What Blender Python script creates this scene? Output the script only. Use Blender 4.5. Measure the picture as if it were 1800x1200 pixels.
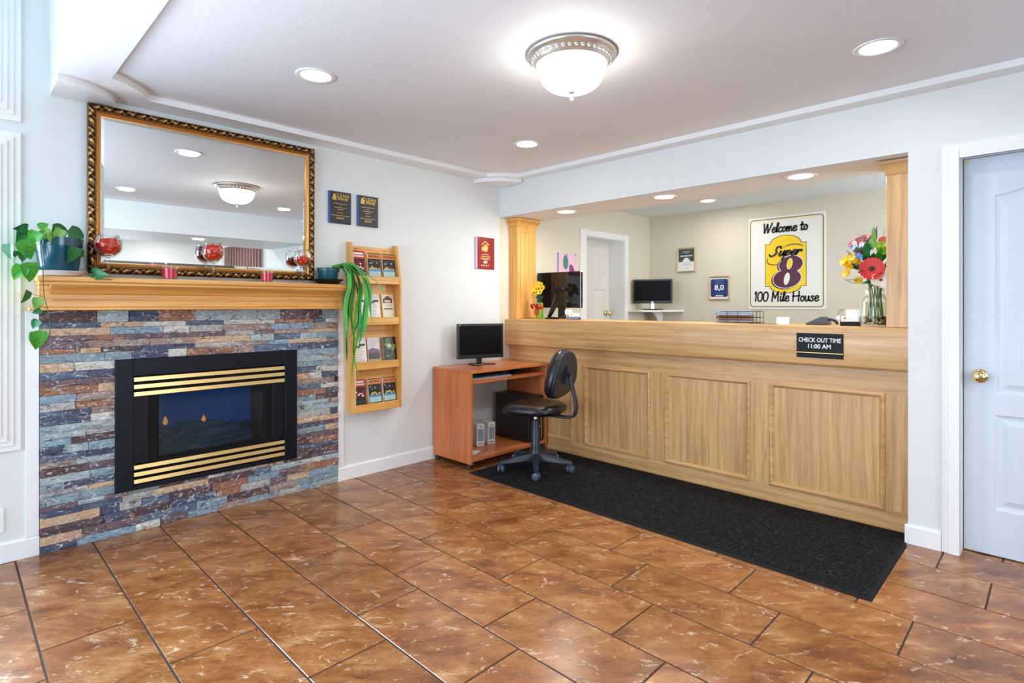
import bpy, bmesh, math, random
from mathutils import Vector, Matrix
random.seed(7)
PI = math.pi
R = math.radians
for o in list(bpy.data.objects): bpy.data.objects.remove(o)
sc = bpy.context.scene
COL = sc.collection

# ------------------------------------------------------------------ camera, world, light, exposure
cam_d = bpy.data.cameras.new('camera'); cam = bpy.data.objects.new('camera', cam_d); COL.objects.link(cam)
cam.location = (0, 0, 1.25); cam.rotation_euler = (R(90), 0, R(44.54))
cam_d.sensor_width = 36; cam_d.lens = 979.2 / 1800 * 36; cam_d.shift_y = -(600 - 536.8) / 1800
cam_d.clip_start = 0.02
sc.camera = cam
sc.view_settings.view_transform = 'Standard'; sc.view_settings.look = 'None'
sc.view_settings.gamma = 1.0; sc.view_settings.use_curve_mapping = False
sc.view_settings.exposure = 0.06
sc.cycles.use_denoising = True
sc.cycles.max_bounces = 8; sc.cycles.diffuse_bounces = 7; sc.cycles.glossy_bounces = 4
sc.cycles.transparent_max_bounces = 12; sc.cycles.caustics_reflective = False; sc.cycles.caustics_refractive = False
sc.cycles.sample_clamp_indirect = 6.0

w = bpy.data.worlds.new('sky'); sc.world = w; w.use_nodes = True
bg = w.node_tree.nodes['Background']; bg.inputs[0].default_value = (0.68, 0.82, 1.0, 1); bg.inputs[1].default_value = 2.7

def area(name, loc, rot, sx, sy, power, color):
    l = bpy.data.lights.new(name, 'AREA'); l.shape = 'RECTANGLE'; l.size = sx; l.size_y = sy
    l.energy = power; l.color = color
    o = bpy.data.objects.new(name, l); COL.objects.link(o); o.location = loc; o.rotation_euler = rot
    return o
DAY = (0.70, 0.84, 1.0)
# daylight standing outside the panes of the windows, all but the office lamp
area('daylight_left_low', (-3.95, -0.60, 1.30), (0, R(-90), 0), 1.5, 1.5, 240, DAY)
area('daylight_left_high', (-3.95, -0.60, 2.95), (0, R(-90), 0), 1.5, 1.5, 30, DAY)
area('daylight_entry', (-1.95, -2.45, 1.25), (R(90), 0, 0), 2.5, 1.9, 105, DAY)
area('daylight_side', (4.45, 1.3, 1.04), (0, R(90), 0), 1.3, 2.5, 60, (0.78, 0.9, 1.0))
area('office_fill', (1.4, 5.2, 1.5), (0, R(90), 0), 1.2, 1.2, 70, (0.9, 0.95, 1.0))  # unseen fill lamp inside the office, where no window stands

# ------------------------------------------------------------------ materials
def lin(c):
    c = c / 255.0
    return c / 12.92 if c <= 0.04045 else ((c + 0.055) / 1.055) ** 2.4
def C(r, g, b): return (lin(r), lin(g), lin(b), 1)
MATS = {}
def newmat(name):
    m = bpy.data.materials.new(name); m.use_nodes = True
    nt = m.node_tree; b = nt.nodes['Principled BSDF']
    return m, nt, b
def N(nt, t, **kw):
    n = nt.nodes.new(t)
    for k, v in kw.items(): setattr(n, k, v)
    return n
def noise(nt, coord, scale, detail=4, rough=0.55, dist=0.0, mapping=None):
    n = N(nt, 'ShaderNodeTexNoise'); n.inputs['Scale'].default_value = scale; n.inputs['Detail'].default_value = detail
    n.inputs['Roughness'].default_value = rough; n.inputs['Distortion'].default_value = dist
    src = coord
    if mapping:
        mp = N(nt, 'ShaderNodeMapping')
        if any(mapping[1]):
            mp.vector_type = 'TEXTURE'; mp.inputs['Scale'].default_value = [1.0 / k for k in mapping[0]]
        else: mp.inputs['Scale'].default_value = mapping[0]
        mp.inputs['Rotation'].default_value = mapping[1]
        nt.links.new(coord, mp.inputs[0]); src = mp.outputs[0]
    nt.links.new(src, n.inputs['Vector'])
    return n.outputs[0]
def ramp(nt, fac, stops, mode='LINEAR'):
    r = N(nt, 'ShaderNodeValToRGB'); r.color_ramp.interpolation = mode
    e = r.color_ramp.elements
    e[0].position, e[0].color = stops[0]; e[1].position, e[1].color = stops[-1]
    for p, c in stops[1:-1]:
        x = e.new(p); x.color = c
    if fac is not None: nt.links.new(fac, r.inputs[0])
    return r.outputs[0]
def mix(nt, a, b, fac, blend='MIX'):
    m = N(nt, 'ShaderNodeMix'); m.data_type = 'RGBA'; m.blend_type = blend
    for v, i in ((fac, 0), (a, 6), (b, 7)):
        if hasattr(v, 'links') or isinstance(v, bpy.types.NodeSocket): nt.links.new(v, m.inputs[i])
        else: m.inputs[i].default_value = v
    return m.outputs[2]
def bump(nt, b, h, strength, dist=0.01):
    n = N(nt, 'ShaderNodeBump'); n.inputs['Strength'].default_value = strength; n.inputs['Distance'].default_value = dist
    nt.links.new(h, n.inputs['Height']); nt.links.new(n.outputs[0], b.inputs['Normal'])
def plain(name, col, rough=0.5, metal=0.0, spec=None, var=0.06, bumps=0.0, bscale=200, coat=0):
    """a plain colour with a little procedural unevenness"""
    if name in MATS: return MATS[name]
    m, nt, b = newmat(name)
    tc = N(nt, 'ShaderNodeTexCoord').outputs['Object']
    n = noise(nt, tc, 9, 3)
    dark = tuple(c * (1 - var) for c in col[:3]) + (1,); light = tuple(min(1, c * (1 + var)) for c in col[:3]) + (1,)
    nt.links.new(ramp(nt, n, [(0.3, dark), (0.7, light)]), b.inputs['Base Color'])
    b.inputs['Roughness'].default_value = rough; b.inputs['Metallic'].default_value = metal
    if spec is not None: b.inputs['Specular IOR Level'].default_value = spec
    if coat: b.inputs['Coat Weight'].default_value = coat; b.inputs['Coat Roughness'].default_value = 0.08
    if bumps: bump(nt, b, noise(nt, tc, bscale, 3), bumps, 0.002)
    MATS[name] = m
    return m
def emis(name, col, strength):
    if name in MATS: return MATS[name]
    m, nt, b = newmat(name)
    b.inputs['Base Color'].default_value = col; b.inputs['Emission Color'].default_value = col; b.inputs['Emission Strength'].default_value = strength
    MATS[name] = m; return m
def wood(name, axis, dark, mid, light, rough=0.38, scale=1.0, coat=0.15):
    """fine straight grain running along the given axis (object space)"""
    if name in MATS: return MATS[name]
    m, nt, b = newmat(name)
    tc = N(nt, 'ShaderNodeTexCoord').outputs['Object']
    oi = N(nt, 'ShaderNodeObjectInfo')
    add = N(nt, 'ShaderNodeVectorMath', operation='MULTIPLY_ADD')
    cmb = N(nt, 'ShaderNodeCombineXYZ')
    for i in range(3): nt.links.new(oi.outputs['Random'], cmb.inputs[i])
    nt.links.new(cmb.outputs[0], add.inputs[0]); add.inputs[1].default_value = (7, 13, 5); nt.links.new(tc, add.inputs[2])
    s = [26.0 * scale] * 3; s['xyz'.index(axis)] = 1.3 * scale
    s2 = [150.0 * scale] * 3; s2['xyz'.index(axis)] = 5.0 * scale
    s3 = [7.0 * scale] * 3; s3['xyz'.index(axis)] = 0.9 * scale
    n1 = noise(nt, add.outputs[0], 1, 5, 0.6, 0.6, (s, (0, 0, 0)))
    n2 = noise(nt, add.outputs[0], 1, 3, 0.6, 0.0, (s2, (0, 0, 0)))
    n3 = noise(nt, add.outputs[0], 1, 2, 0.5, 0.8, (s3, (0, 0, 0)))
    wv = N(nt, 'ShaderNodeTexWave'); wv.wave_type = 'BANDS'; wv.bands_direction = 'X' if axis != 'x' else 'Z'; wv.inputs['Scale'].default_value = 1.0
    wv.inputs['Distortion'].default_value = 9.0; wv.inputs['Detail'].default_value = 3.0; wv.inputs['Detail Scale'].default_value = 0.8
    s4 = [5.5 * scale] * 3; s4['xyz'.index(axis)] = 0.8 * scale
    mp = N(nt, 'ShaderNodeMapping'); mp.inputs['Scale'].default_value = s4; nt.links.new(add.outputs[0], mp.inputs[0]); nt.links.new(mp.outputs[0], wv.inputs['Vector'])
    base = ramp(nt, n1, [(0.22, dark), (0.5, mid), (0.80, light)])
    base = mix(nt, base, ramp(nt, wv.outputs['Color'], [(0.0, (0.80, 0.76, 0.70, 1)), (0.35, (1, 1, 1, 1)), (1.0, (1.03, 1.03, 1.03, 1))]), 0.6, 'MULTIPLY')
    pores = ramp(nt, n2, [(0.32, (0.62, 0.55, 0.48, 1)), (0.46, (1, 1, 1, 1))])
    tone = ramp(nt, n3, [(0.3, (0.86, 0.83, 0.80, 1)), (0.65, (1.06, 1.06, 1.06, 1))])
    c = mix(nt, base, pores, 0.55, 'MULTIPLY'); c = mix(nt, c, tone, 0.8, 'MULTIPLY')
    nt.links.new(c, b.inputs['Base Color']); b.inputs['Roughness'].default_value = rough
    b.inputs['Coat Weight'].default_value = coat; b.inputs['Coat Roughness'].default_value = 0.2
    bump(nt, b, n2, 0.08, 0.001)
    MATS[name] = m; return m
def glass(name, tint=(1, 1, 1, 1), refl=1.0, rough=0.02, base=0.06):
    """thin clear glass: mostly see-through, mirror-like at grazing angles"""
    if name in MATS: return MATS[name]
    m, nt, b = newmat(name); nt.nodes.remove(b)
    out = nt.nodes['Material Output']
    tr = N(nt, 'ShaderNodeBsdfTransparent'); tr.inputs[0].default_value = tint
    gl = N(nt, 'ShaderNodeBsdfGlossy'); gl.inputs[0].default_value = (refl, refl, refl, 1); gl.inputs['Roughness'].default_value = rough
    lw = N(nt, 'ShaderNodeLayerWeight'); lw.inputs[0].default_value = 0.28
    rr = N(nt, 'ShaderNodeMapRange'); rr.inputs[3].default_value = base; rr.inputs[4].default_value = 0.5
    nt.links.new(lw.outputs['Fresnel'], rr.inputs[0])
    mx = N(nt, 'ShaderNodeMixShader'); nt.links.new(rr.outputs[0], mx.inputs[0]); nt.links.new(tr.outputs[0], mx.inputs[1]); nt.links.new(gl.outputs[0], mx.inputs[2])
    nt.links.new(mx.outputs[0], out.inputs[0])
    MATS[name] = m; return m

WALL = plain('wall_paint', C(223, 228, 228), 0.55, var=0.012, bumps=0.05, bscale=350)
OFFICE = plain('office_paint', C(218, 211, 194), 0.55, var=0.015, bumps=0.05, bscale=350)
WHITE = plain('white_trim_paint', C(238, 240, 242), 0.32, var=0.01)
DOORW = plain('white_door_paint', C(202, 213, 226), 0.35, var=0.012)
def ceiling_mat():
    m, nt, b = newmat('textured_ceiling_paint')
    tc = N(nt, 'ShaderNodeTexCoord').outputs['Object']
    b.inputs['Base Color'].default_value = C(232, 236, 241); b.inputs['Roughness'].default_value = 0.7
    n = noise(nt, tc, 55, 4, 0.6); bump(nt, b, ramp(nt, n, [(0.42, (0, 0, 0, 1)), (0.6, (1, 1, 1, 1))]), 0.10, 0.003)
    return m
CEIL = ceiling_mat()
def tile_mat():
    m, nt, b = newmat('travertine_floor_tile')
    tc = N(nt, 'ShaderNodeTexCoord').outputs['Object']
    oi = N(nt, 'ShaderNodeObjectInfo'); cmb = N(nt, 'ShaderNodeCombineXYZ')
    for i in range(3): nt.links.new(oi.outputs['Random'], cmb.inputs[i])
    add = N(nt, 'ShaderNodeVectorMath', operation='MULTIPLY_ADD'); add.inputs[1].default_value = (31, 17, 11)
    nt.links.new(cmb.outputs[0], add.inputs[0]); nt.links.new(tc, add.inputs[2]); v = add.outputs[0]
    ROT = (0, 0, R(45))
    big = noise(nt, v, 1, 5, 0.6, 0.6, ((4.4, 8, 5), ROT))
    mid = noise(nt, v, 1, 8, 0.70, 0.8, ((9, 26, 9), ROT))
    fine = noise(nt, v, 1, 6, 0.75, 1.0, ((40, 95, 30), ROT))
    base = ramp(nt, big, [(0.30, C(124, 72, 38)), (0.44, C(156, 98, 54)), (0.57, C(176, 118, 69)), (0.72, C(202, 152, 102))])
    det = ramp(nt, mid, [(0.30, (0.56, 0.46, 0.40, 1)), (0.42, (0.88, 0.85, 0.82, 1)), (0.54, (1.0, 1.0, 1.0, 1)), (0.72, (1.15, 1.16, 1.17, 1))])
    c = mix(nt, base, det, 0.85, 'MULTIPLY')
    c = mix(nt, c, ramp(nt, fine, [(0.32, (0.58, 0.50, 0.45, 1)), (0.46, (1, 1, 1, 1)), (0.66, (1.2, 1.21, 1.22, 1))]), 0.8, 'MULTIPLY')
    vein = noise(nt, v, 1, 6, 0.72, 2.6, ((5.5, 11, 5), ROT))
    vm = ramp(nt, vein, [(0.575, (0, 0, 0, 1)), (0.64, (1, 1, 1, 1))])
    vf = ramp(nt, noise(nt, v, 1, 4, 0.7, 1.5, ((45, 110, 40), ROT)), [(0.45, (0, 0, 0, 1)), (0.53, (0.95, 0.95, 0.95, 1))])
    c = mix(nt, c, C(236, 210, 180), mix(nt, vm, vf, 1.0, 'MULTIPLY'))
    pit = noise(nt, v, 1, 6, 0.8, 1.4, ((14, 34, 10), ROT))
    c = mix(nt, c, C(70, 38, 20), ramp(nt, pit, [(0.34, (0.85, 0.85, 0.85, 1)), (0.40, (0, 0, 0, 1))]))
    tone = ramp(nt, oi.outputs['Random'], [(0.0, (0.70, 0.70, 0.71, 1)), (1.0, (0.92, 0.92, 0.92, 1))])
    c = mix(nt, c, tone, 1.0, 'MULTIPLY')
    nt.links.new(c, b.inputs['Base Color'])
    nt.links.new(ramp(nt, fine, [(0.3, (0.28, 0.28, 0.28, 1)), (0.7, (0.17, 0.17, 0.17, 1))]), b.inputs['Roughness'])
    b.inputs['Specular IOR Level'].default_value = 0.55
    bump(nt, b, fine, 0.12, 0.002)
    return m
TILE = tile_mat()
GROUT = plain('floor_grout', C(66, 56, 52), 0.85, var=0.15)
def stone_mat():
    m, nt, b = newmat('split_slate')
    tc = N(nt, 'ShaderNodeTexCoord').outputs['Object']
    oi = N(nt, 'ShaderNodeObjectInfo'); rnd = oi.outputs['Random']
    geo = N(nt, 'ShaderNodeNewGeometry').outputs['Position']
    pal = ramp(nt, rnd, [(0.0, C(126, 146, 154)), (0.09, C(66, 74, 98)), (0.17, C(156, 172, 176)), (0.25, C(146, 100, 78)), (0.32, C(168, 164, 160)), (0.41, C(104, 84, 92)),
                         (0.49, C(128, 152, 168)), (0.59, C(196, 162, 132)), (0.65, C(82, 60, 64)), (0.72, C(196, 194, 184)), (0.80, C(150, 128, 120)), (0.86, C(84, 98, 122)), (0.94, C(150, 166, 168))], 'CONSTANT')
    n1 = noise(nt, geo, 1, 6, 0.7, 1.0, ((16, 16, 34), (0, 0, 0)))
    n2 = noise(nt, geo, 1, 8, 0.78, 1.8, ((30, 30, 62), (0, 0, 0)))
    c = mix(nt, pal, C(166, 118, 88), ramp(nt, n1, [(0.57, (0, 0, 0, 1)), (0.68, (0.75, 0.75, 0.75, 1))]))
    n3 = noise(nt, geo, 1, 5, 0.7, 0.8, ((13, 13, 27), (0, 0, 0)))
    c = mix(nt, c, C(54, 56, 76), ramp(nt, n3, [(0.34, (0.85, 0.85, 0.85, 1)), (0.43, (0, 0, 0, 1))]))
    n4 = noise(nt, geo, 1, 6, 0.75, 1.4, ((24, 24, 44), (0, 0, 0)))
    c = mix(nt, c, C(206, 212, 210), ramp(nt, n4, [(0.55, (0, 0, 0, 1)), (0.62, (0.8, 0.8, 0.8, 1))]))
    c = mix(nt, c, ramp(nt, n2, [(0.34, (0.32, 0.32, 0.36, 1)), (0.47, (1.08, 1.1, 1.13, 1)), (0.66, (1.75, 1.77, 1.8, 1))]), 0.95, 'MULTIPLY')
    nt.links.new(c, b.inputs['Base Color']); b.inputs['Roughness'].default_value = 0.55
    bump(nt, b, n2, 0.8, 0.006)
    return m
STONE = stone_mat()
OAK_X = wood('oak_grain_along', 'x', C(186, 138, 84), C(212, 168, 112), C(226, 188, 134))
OAK_Z = wood('oak_grain_upright', 'z', C(186, 138, 84), C(212, 168, 112), C(226, 188, 134))
PINE_X = wood('honey_oak_grain_along', 'x', C(200, 138, 62), C(232, 174, 94), C(242, 196, 120))
PINE_Z = wood('honey_oak_grain_upright', 'z', C(200, 138, 62), C(232, 174, 94), C(242, 196, 120))
CHERRY_X = wood('cherry_laminate_along', 'x', C(178, 96, 50), C(206, 120, 70), C(218, 138, 86), 0.3, 0.7)
CHERRY_Z = wood('cherry_laminate_upright', 'z', C(178, 96, 50), C(206, 120, 70), C(218, 138, 86), 0.35, 0.7)
BLACKP = plain('black_plastic', C(22, 23, 26), 0.35)
BLACKM = plain('black_enamel', C(7, 13, 24), 0.38, spec=0.22)
BLACKV = plain('black_vinyl', C(17, 19, 24), 0.3, bumps=0.1, bscale=120)
SCREEN = plain('dark_screen', C(3, 3, 4), 0.4, spec=0.12, var=0)
GLOSSBLK = plain('glossy_black_screen', C(12, 13, 18), 0.06, var=0)
BRASS = plain('brushed_brass', C(218, 184, 124), 0.26, 1.0)
CHROME = plain('chrome', C(225, 225, 225), 0.12, 1.0)
NICKEL = plain('brushed_nickel', C(226, 222, 214), 0.32, 0.85)
KNOB = plain('polished_brass', C(232, 208, 150), 0.1, 1.0)
PAPER = plain('white_paper', C(240, 240, 238), 0.6, var=0.01)
GOLD = plain('gold_print', C(220, 176, 96), 0.35, 0.6)
BLACKI = plain('black_ink', C(16, 16, 20), 0.5)
DARKMETAL = plain('firebox_steel', C(8, 9, 11), 0.6, spec=0.2)
GLASS = glass('clear_glass', base=0.0)
WINGLASS = glass('window_glass', refl=0.9, base=0.04)
# ------------------------------------------------------------------ geometry helpers
def link(name, me, m=None, parent=None, loc=None, rot=None, smooth=False):
    o = bpy.data.objects.new(name, me); COL.objects.link(o)
    if m is not None:
        for x in (m if isinstance(m, (list, tuple)) else [m]): me.materials.append(x)
    if parent is not None: o.parent = parent
    if loc is not None: o.location = loc
    if rot is not None: o.rotation_euler = rot
    if smooth:
        for p in me.polygons: p.use_smooth = True
    return o
def obj(name, bm, m=None, parent=None, loc=None, rot=None, smooth=False, auto=None):
    bmesh.ops.recalc_face_normals(bm, faces=bm.faces)
    me = bpy.data.meshes.new(name); bm.to_mesh(me); bm.free()
    o = link(name, me, m, parent, loc, rot, smooth or auto is not None)
    if auto is not None: me.set_sharp_from_angle(angle=R(auto))
    return o
def thing(name, label, cat, loc=(0, 0, 0), rz=0.0, group=None):
    o = bpy.data.objects.new(name, None); COL.objects.link(o); o.location = loc; o.rotation_euler = (0, 0, rz)
    o.empty_display_size = 0.05
    o['label'] = label; o['category'] = cat
    if group: o['group'] = group
    return o
def tag(o, label, cat, group=None):
    o['label'] = label; o['category'] = cat
    if group: o['group'] = group
    return o
def struct(name, bm, m, parent=None, **kw):
    o = obj(name, bm, m, parent, **kw)
    if parent is None: o['kind'] = 'structure'
    return o
def BM(): return bmesh.new()
def box(bm, x0, x1, y0, y1, z0, z1, bev=0.0, mi=0):
    vs = [bm.verts.new(p) for p in ((x0, y0, z0), (x1, y0, z0), (x1, y1, z0), (x0, y1, z0), (x0, y0, z1), (x1, y0, z1), (x1, y1, z1), (x0, y1, z1))]
    fs = [bm.faces.new([vs[i] for i in q]) for q in ((0, 3, 2, 1), (4, 5, 6, 7), (0, 1, 5, 4), (1, 2, 6, 5), (2, 3, 7, 6), (3, 0, 4, 7))]
    for f in fs: f.material_index = mi
    if bev:
        es = set(e for f in fs for e in f.edges)
        r = bmesh.ops.bevel(bm, geom=list(es), offset=bev, segments=2 if bev > 0.004 else 1, profile=0.5, affect='EDGES')
        for f in r['faces']: f.material_index = mi
    return bm
def bx(*a, **k): return box(BM(), *a, **k)
def lathe(bm, prof, n=32, cx=0, cy=0, cap=True):
    rings = []
    for r, z in prof:
        if r < 1e-5: rings.append([bm.verts.new((cx, cy, z))])
        else: rings.append([bm.verts.new((cx + r * math.cos(2 * PI * i / n), cy + r * math.sin(2 * PI * i / n), z)) for i in range(n)])
    for a, b in zip(rings, rings[1:]):
        if len(a) == 1 and len(b) == 1: continue
        for i in range(n):
            j = (i + 1) % n
            if len(a) == 1: bm.faces.new((a[0], b[j], b[i]))
            elif len(b) == 1: bm.faces.new((a[i], a[j], b[0]))
            else: bm.faces.new((a[i], a[j], b[j], b[i]))
    if cap:
        for rg in (rings[0], rings[-1]):
            if len(rg) > 2: bm.faces.new(rg)
    return bm
def frame_of(d):
    d = Vector(d).normalized(); a = Vector((0, 0, 1)) if abs(d.z) < 0.9 else Vector((1, 0, 0))
    u = d.cross(a).normalized(); return u, d.cross(u).normalized()
def tube(bm, pts, r, n=8, closed=False):
    pts = [Vector(p) for p in pts]; rr = r if isinstance(r, (list, tuple)) else [r] * len(pts)
    rings = []; u = None
    for i, p in enumerate(pts):
        d = (pts[min(i + 1, len(pts) - 1)] - pts[max(i - 1, 0)])
        if u is None: u, v = frame_of(d)
        else:
            d.normalize(); u = (u - d * u.dot(d)).normalized(); v = d.cross(u)
        rings.append([bm.verts.new(p + (u * math.cos(2 * PI * k / n) + v * math.sin(2 * PI * k / n)) * rr[i]) for k in range(n)])
    for a, b in zip(rings, rings[1:]):
        for k in range(n): bm.faces.new((a[k], a[(k + 1) % n], b[(k + 1) % n], b[k]))
    bm.faces.new(rings[0]); bm.faces.new(rings[-1])
    return bm
def spline(pts, k=6):
    pts = [Vector(p) for p in pts]; out = []
    for i in range(len(pts) - 1):
        p0 = pts[i - 1] if i else pts[0] * 2 - pts[1]; p1 = pts[i]; p2 = pts[i + 1]
        p3 = pts[i + 2] if i + 2 < len(pts) else p2 * 2 - p1
        for j in range(k):
            t = j / k
            out.append(0.5 * ((2 * p1) + (p2 - p0) * t + (2 * p0 - 5 * p1 + 4 * p2 - p3) * t * t + (3 * p1 - p0 - 3 * p2 + p3) * t ** 3))
    out.append(pts[-1]); return out
def prism(bm, poly, axis, a, b, mi=0):
    """poly of 2-D points extruded along axis: x -> (y,z); y -> (x,z); z -> (x,y)"""
    def P(p, t): return {'x': (t, p[0], p[1]), 'y': (p[0], t, p[1]), 'z': (p[0], p[1], t)}[axis]
    A = [bm.verts.new(P(p, a)) for p in poly]; B = [bm.verts.new(P(p, b)) for p in poly]
    n = len(poly); fs = [bm.faces.new(A), bm.faces.new(B)]
    for i in range(n): fs.append(bm.faces.new((A[i], A[(i + 1) % n], B[(i + 1) % n], B[i])))
    for f in fs: f.material_index = mi
    return bm
def offset_poly(P, d):
    """inward offset of a counter-clockwise polygon"""
    n = len(P); out = []
    for i in range(n):
        a, b, c = Vector(P[i - 1]), Vector(P[i]), Vector(P[(i + 1) % n])
        e1 = (b - a).normalized(); e2 = (c - b).normalized()
        n1 = Vector((-e1.y, e1.x)); n2 = Vector((-e2.y, e2.x)); m = (n1 + n2)
        m = m / max(0.3, m.dot(n1)) if m.length > 1e-6 else n1
        out.append((b.x + m.x * d, b.y + m.y * d))
    return out
def ring(bm, loop, prof, y=0.0):
    """mitred moulding in the xz plane: prof = (inset, height towards -y) points"""
    rs = []
    for d, h in prof:
        rs.append([bm.verts.new((p[0], y - h, p[1])) for p in offset_poly(loop, d)])
    n = len(loop)
    for a, b in zip(rs, rs[1:]):
        for i in range(n): bm.faces.new((a[i], a[(i + 1) % n], b[(i + 1) % n], b[i]))
    return rs
def rect(x0, x1, z0, z1): return [(x0, z0), (x1, z0), (x1, z1), (x0, z1)]
def rrect(x0, x1, z0, z1, r, k=5):
    out = []
    for cx, cz, a in ((x1 - r, z0 + r, -90), (x1 - r, z1 - r, 0), (x0 + r, z1 - r, 90), (x0 + r, z0 + r, 180)):
        for i in range(k + 1): out.append((cx + r * math.cos(R(a + 90 * i / k)), cz + r * math.sin(R(a + 90 * i / k))))
    return out
def ellipse(cx, cz, a, b, rot=0, n=32):
    c, s = math.cos(rot), math.sin(rot)
    return [(cx + a * math.cos(t) * c - b * math.sin(t) * s, cz + a * math.cos(t) * s + b * math.sin(t) * c) for t in (2 * PI * i / n for i in range(n))]
def flat(bm, loop, y, t=0.0006, mi=0):
    """thin printed shape in the xz plane, its face towards -y at depth y"""
    return prism(bm, loop, 'y', y, y - t, mi)
def pad(bm, outline, prof, M=None):
    """cushion: outline (closed, centred) scaled/inset through prof of (inset, z)"""
    rs = []
    for d, z in prof:
        L = offset_poly(outline, d)
        rs.append([bm.verts.new((p[0], p[1], z)) for p in L])
    n = len(outline)
    for a, b in zip(rs, rs[1:]):
        for i in range(n): bm.faces.new((a[i], a[(i + 1) % n], b[(i + 1) % n], b[i]))
    bm.faces.new(rs[0]); bm.faces.new(rs[-1])
    if M is not None: bmesh.ops.transform(bm, matrix=M, verts=bm.verts)
    return bm
_txt = {}
def text(name, body, size, m, parent, x, y, z, align='CENTER', shear=0.0, bold=0.0, width=None, height=None, t=0.0008):
    """flat lettering, read from the -y side"""
    cu = bpy.data.curves.new(name, 'FONT'); cu.body = body; cu.size = size; cu.align_x = 'LEFT'; cu.shear = shear; cu.offset = bold * size
    cu.extrude = t / 2; cu.resolution_u = 4
    tmp = bpy.data.objects.new(name, cu); COL.objects.link(tmp)
    bpy.context.view_layer.update()
    dg = bpy.context.evaluated_depsgraph_get()
    me = bpy.data.meshes.new_from_object(tmp.evaluated_get(dg))
    bpy.data.objects.remove(tmp); bpy.data.curves.remove(cu)
    me.materials.clear()
    xs = [v.co.x for v in me.vertices]; ys = [v.co.y for v in me.vertices]
    x0, x1, y0, y1 = min(xs), max(xs), min(ys), max(ys)
    kx = width / (x1 - x0) if width else 1.0
    ky = height / (y1 - y0) if height else (kx if width else 1.0)
    ox = {'CENTER': (x0 + x1) / 2, 'LEFT': x0, 'RIGHT': x1}[align]
    for v in me.vertices:
        px, py, pz = v.co
        v.co = ((px - ox) * kx, -pz - t / 2, (py - y0) * ky)
    return link(name, me, m, parent, (x, y, z))
def stroke(bm, pts, wd, y, t=0.0008, mi=0, taper=False):
    """a pen stroke (flat ribbon with rounded ends) in the xz plane"""
    P = [Vector((p[0], p[1])) for p in pts]; n = len(P); L = []; Rr = []
    for i in range(n):
        d = (P[min(i + 1, n - 1)] - P[max(i - 1, 0)])
        if d.length < 1e-9: d = Vector((1, 0))
        d.normalize(); q = Vector((-d.y, d.x))
        k = wd / 2 * ((0.35 + 0.65 * math.sin(PI * (i + 0.3) / (n - 0.4))) if taper else 1.0)
        L.append(P[i] + q * k); Rr.append(P[i] - q * k)
    for i in range(n - 1):
        A = [L[i], Rr[i], Rr[i + 1], L[i + 1]]
        v = [bm.verts.new((a.x, y - t, a.y)) for a in A]; f = bm.faces.new(v); f.material_index = mi
    if not taper:
        for e in (P[0], P[-1]): 
            v = [bm.verts.new((e.x + wd / 2 * math.cos(2 * PI * k / 10), y - t, e.y + wd / 2 * math.sin(2 * PI * k / 10))) for k in range(10)]
            f = bm.faces.new(v); f.material_index = mi
# brush letters: strokes in a unit box, x-height 0.5, cap height 1
SCRIPT = {
 'W': (0.95, [[(0, .98), (.12, 0)], [(.12, 0), (.40, .92)], [(.40, .92), (.50, 0)], [(.50, 0), (.92, 1.0)]]),
 'e': (0.45, [[(.05, .24), (.36, .34), (.34, .50), (.18, .52), (.05, .30), (.10, .04), (.26, 0), (.42, .12)]]),
 'l': (0.28, [[(.04, .10), (.24, .75), (.22, .98), (.12, .9), (.08, .3), (.12, .02), (.26, .1)]]),
 'c': (0.42, [[(.36, .42), (.26, .52), (.10, .40), (.05, .18), (.14, .0), (.28, .02), (.38, .12)]]),
 'o': (0.46, [[(.22, .52), (.06, .36), (.06, .12), (.18, 0), (.34, .12), (.36, .38), (.22, .52)]]),
 'm': (0.72, [[(.04, .50), (.06, 0)], [(.06, .2), (.18, .46), (.28, .48), (.30, .3), (.30, 0)], [(.30, .2), (.42, .46), (.52, .48), (.55, .3), (.55, .06), (.66, .04)]]),
 't': (0.36, [[(.16, .85), (.12, .2), (.16, .02), (.30, .08)], [(0, .55), (.32, .60)]]),
 '1': (0.30, [[(.02, .82), (.14, 1.0), (.13, 0)]]),
 '0': (0.62, [[(.30, 1.0), (.10, .82), (.05, .45), (.14, .08), (.30, 0), (.48, .14), (.55, .52), (.48, .88), (.30, 1.0)]]),
 'M': (0.88, [[(.06, 0), (.10, 1.0)], [(.10, 1.0), (.34, .30)], [(.34, .30), (.64, 1.0)], [(.64, 1.0), (.70, 0)]]),
 'i': (0.26, [[(.08, .50), (.08, .1), (.14, .0), (.24, .1)], [(.09, .72), (.12, .76)]]),
 'H': (0.80, [[(.06, 1.0), (.06, 0)], [(.62, 1.0), (.62, 0)], [(.0, .50), (.72, .56)]]),
 'u': (0.50, [[(.04, .50), (.05, .12), (.16, .0), (.30, .14), (.36, .50)], [(.36, .50), (.38, .08), (.48, .06)]]),
 's': (0.44, [[(.36, .46), (.22, .52), (.12, .40), (.30, .22), (.28, .04), (.12, .0), (.02, .1)]]),
 'S': (0.80, [[(.70, .82), (.56, 1.02), (.32, .92), (.36, .62), (.50, .38), (.42, .10), (.16, .0), (-.02, .18)]]),
 'p': (0.50, [[(.08, .5), (.02, -.42)], [(.08, .3), (.22, .5), (.36, .42), (.34, .12), (.20, .0), (.07, .12)]]),
 'r': (0.44, [[(.06, .5), (.06, 0)], [(.06, .24), (.18, .48), (.34, .46), (.34, .36)]]),
 ' ': (0.34, []),
}
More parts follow.
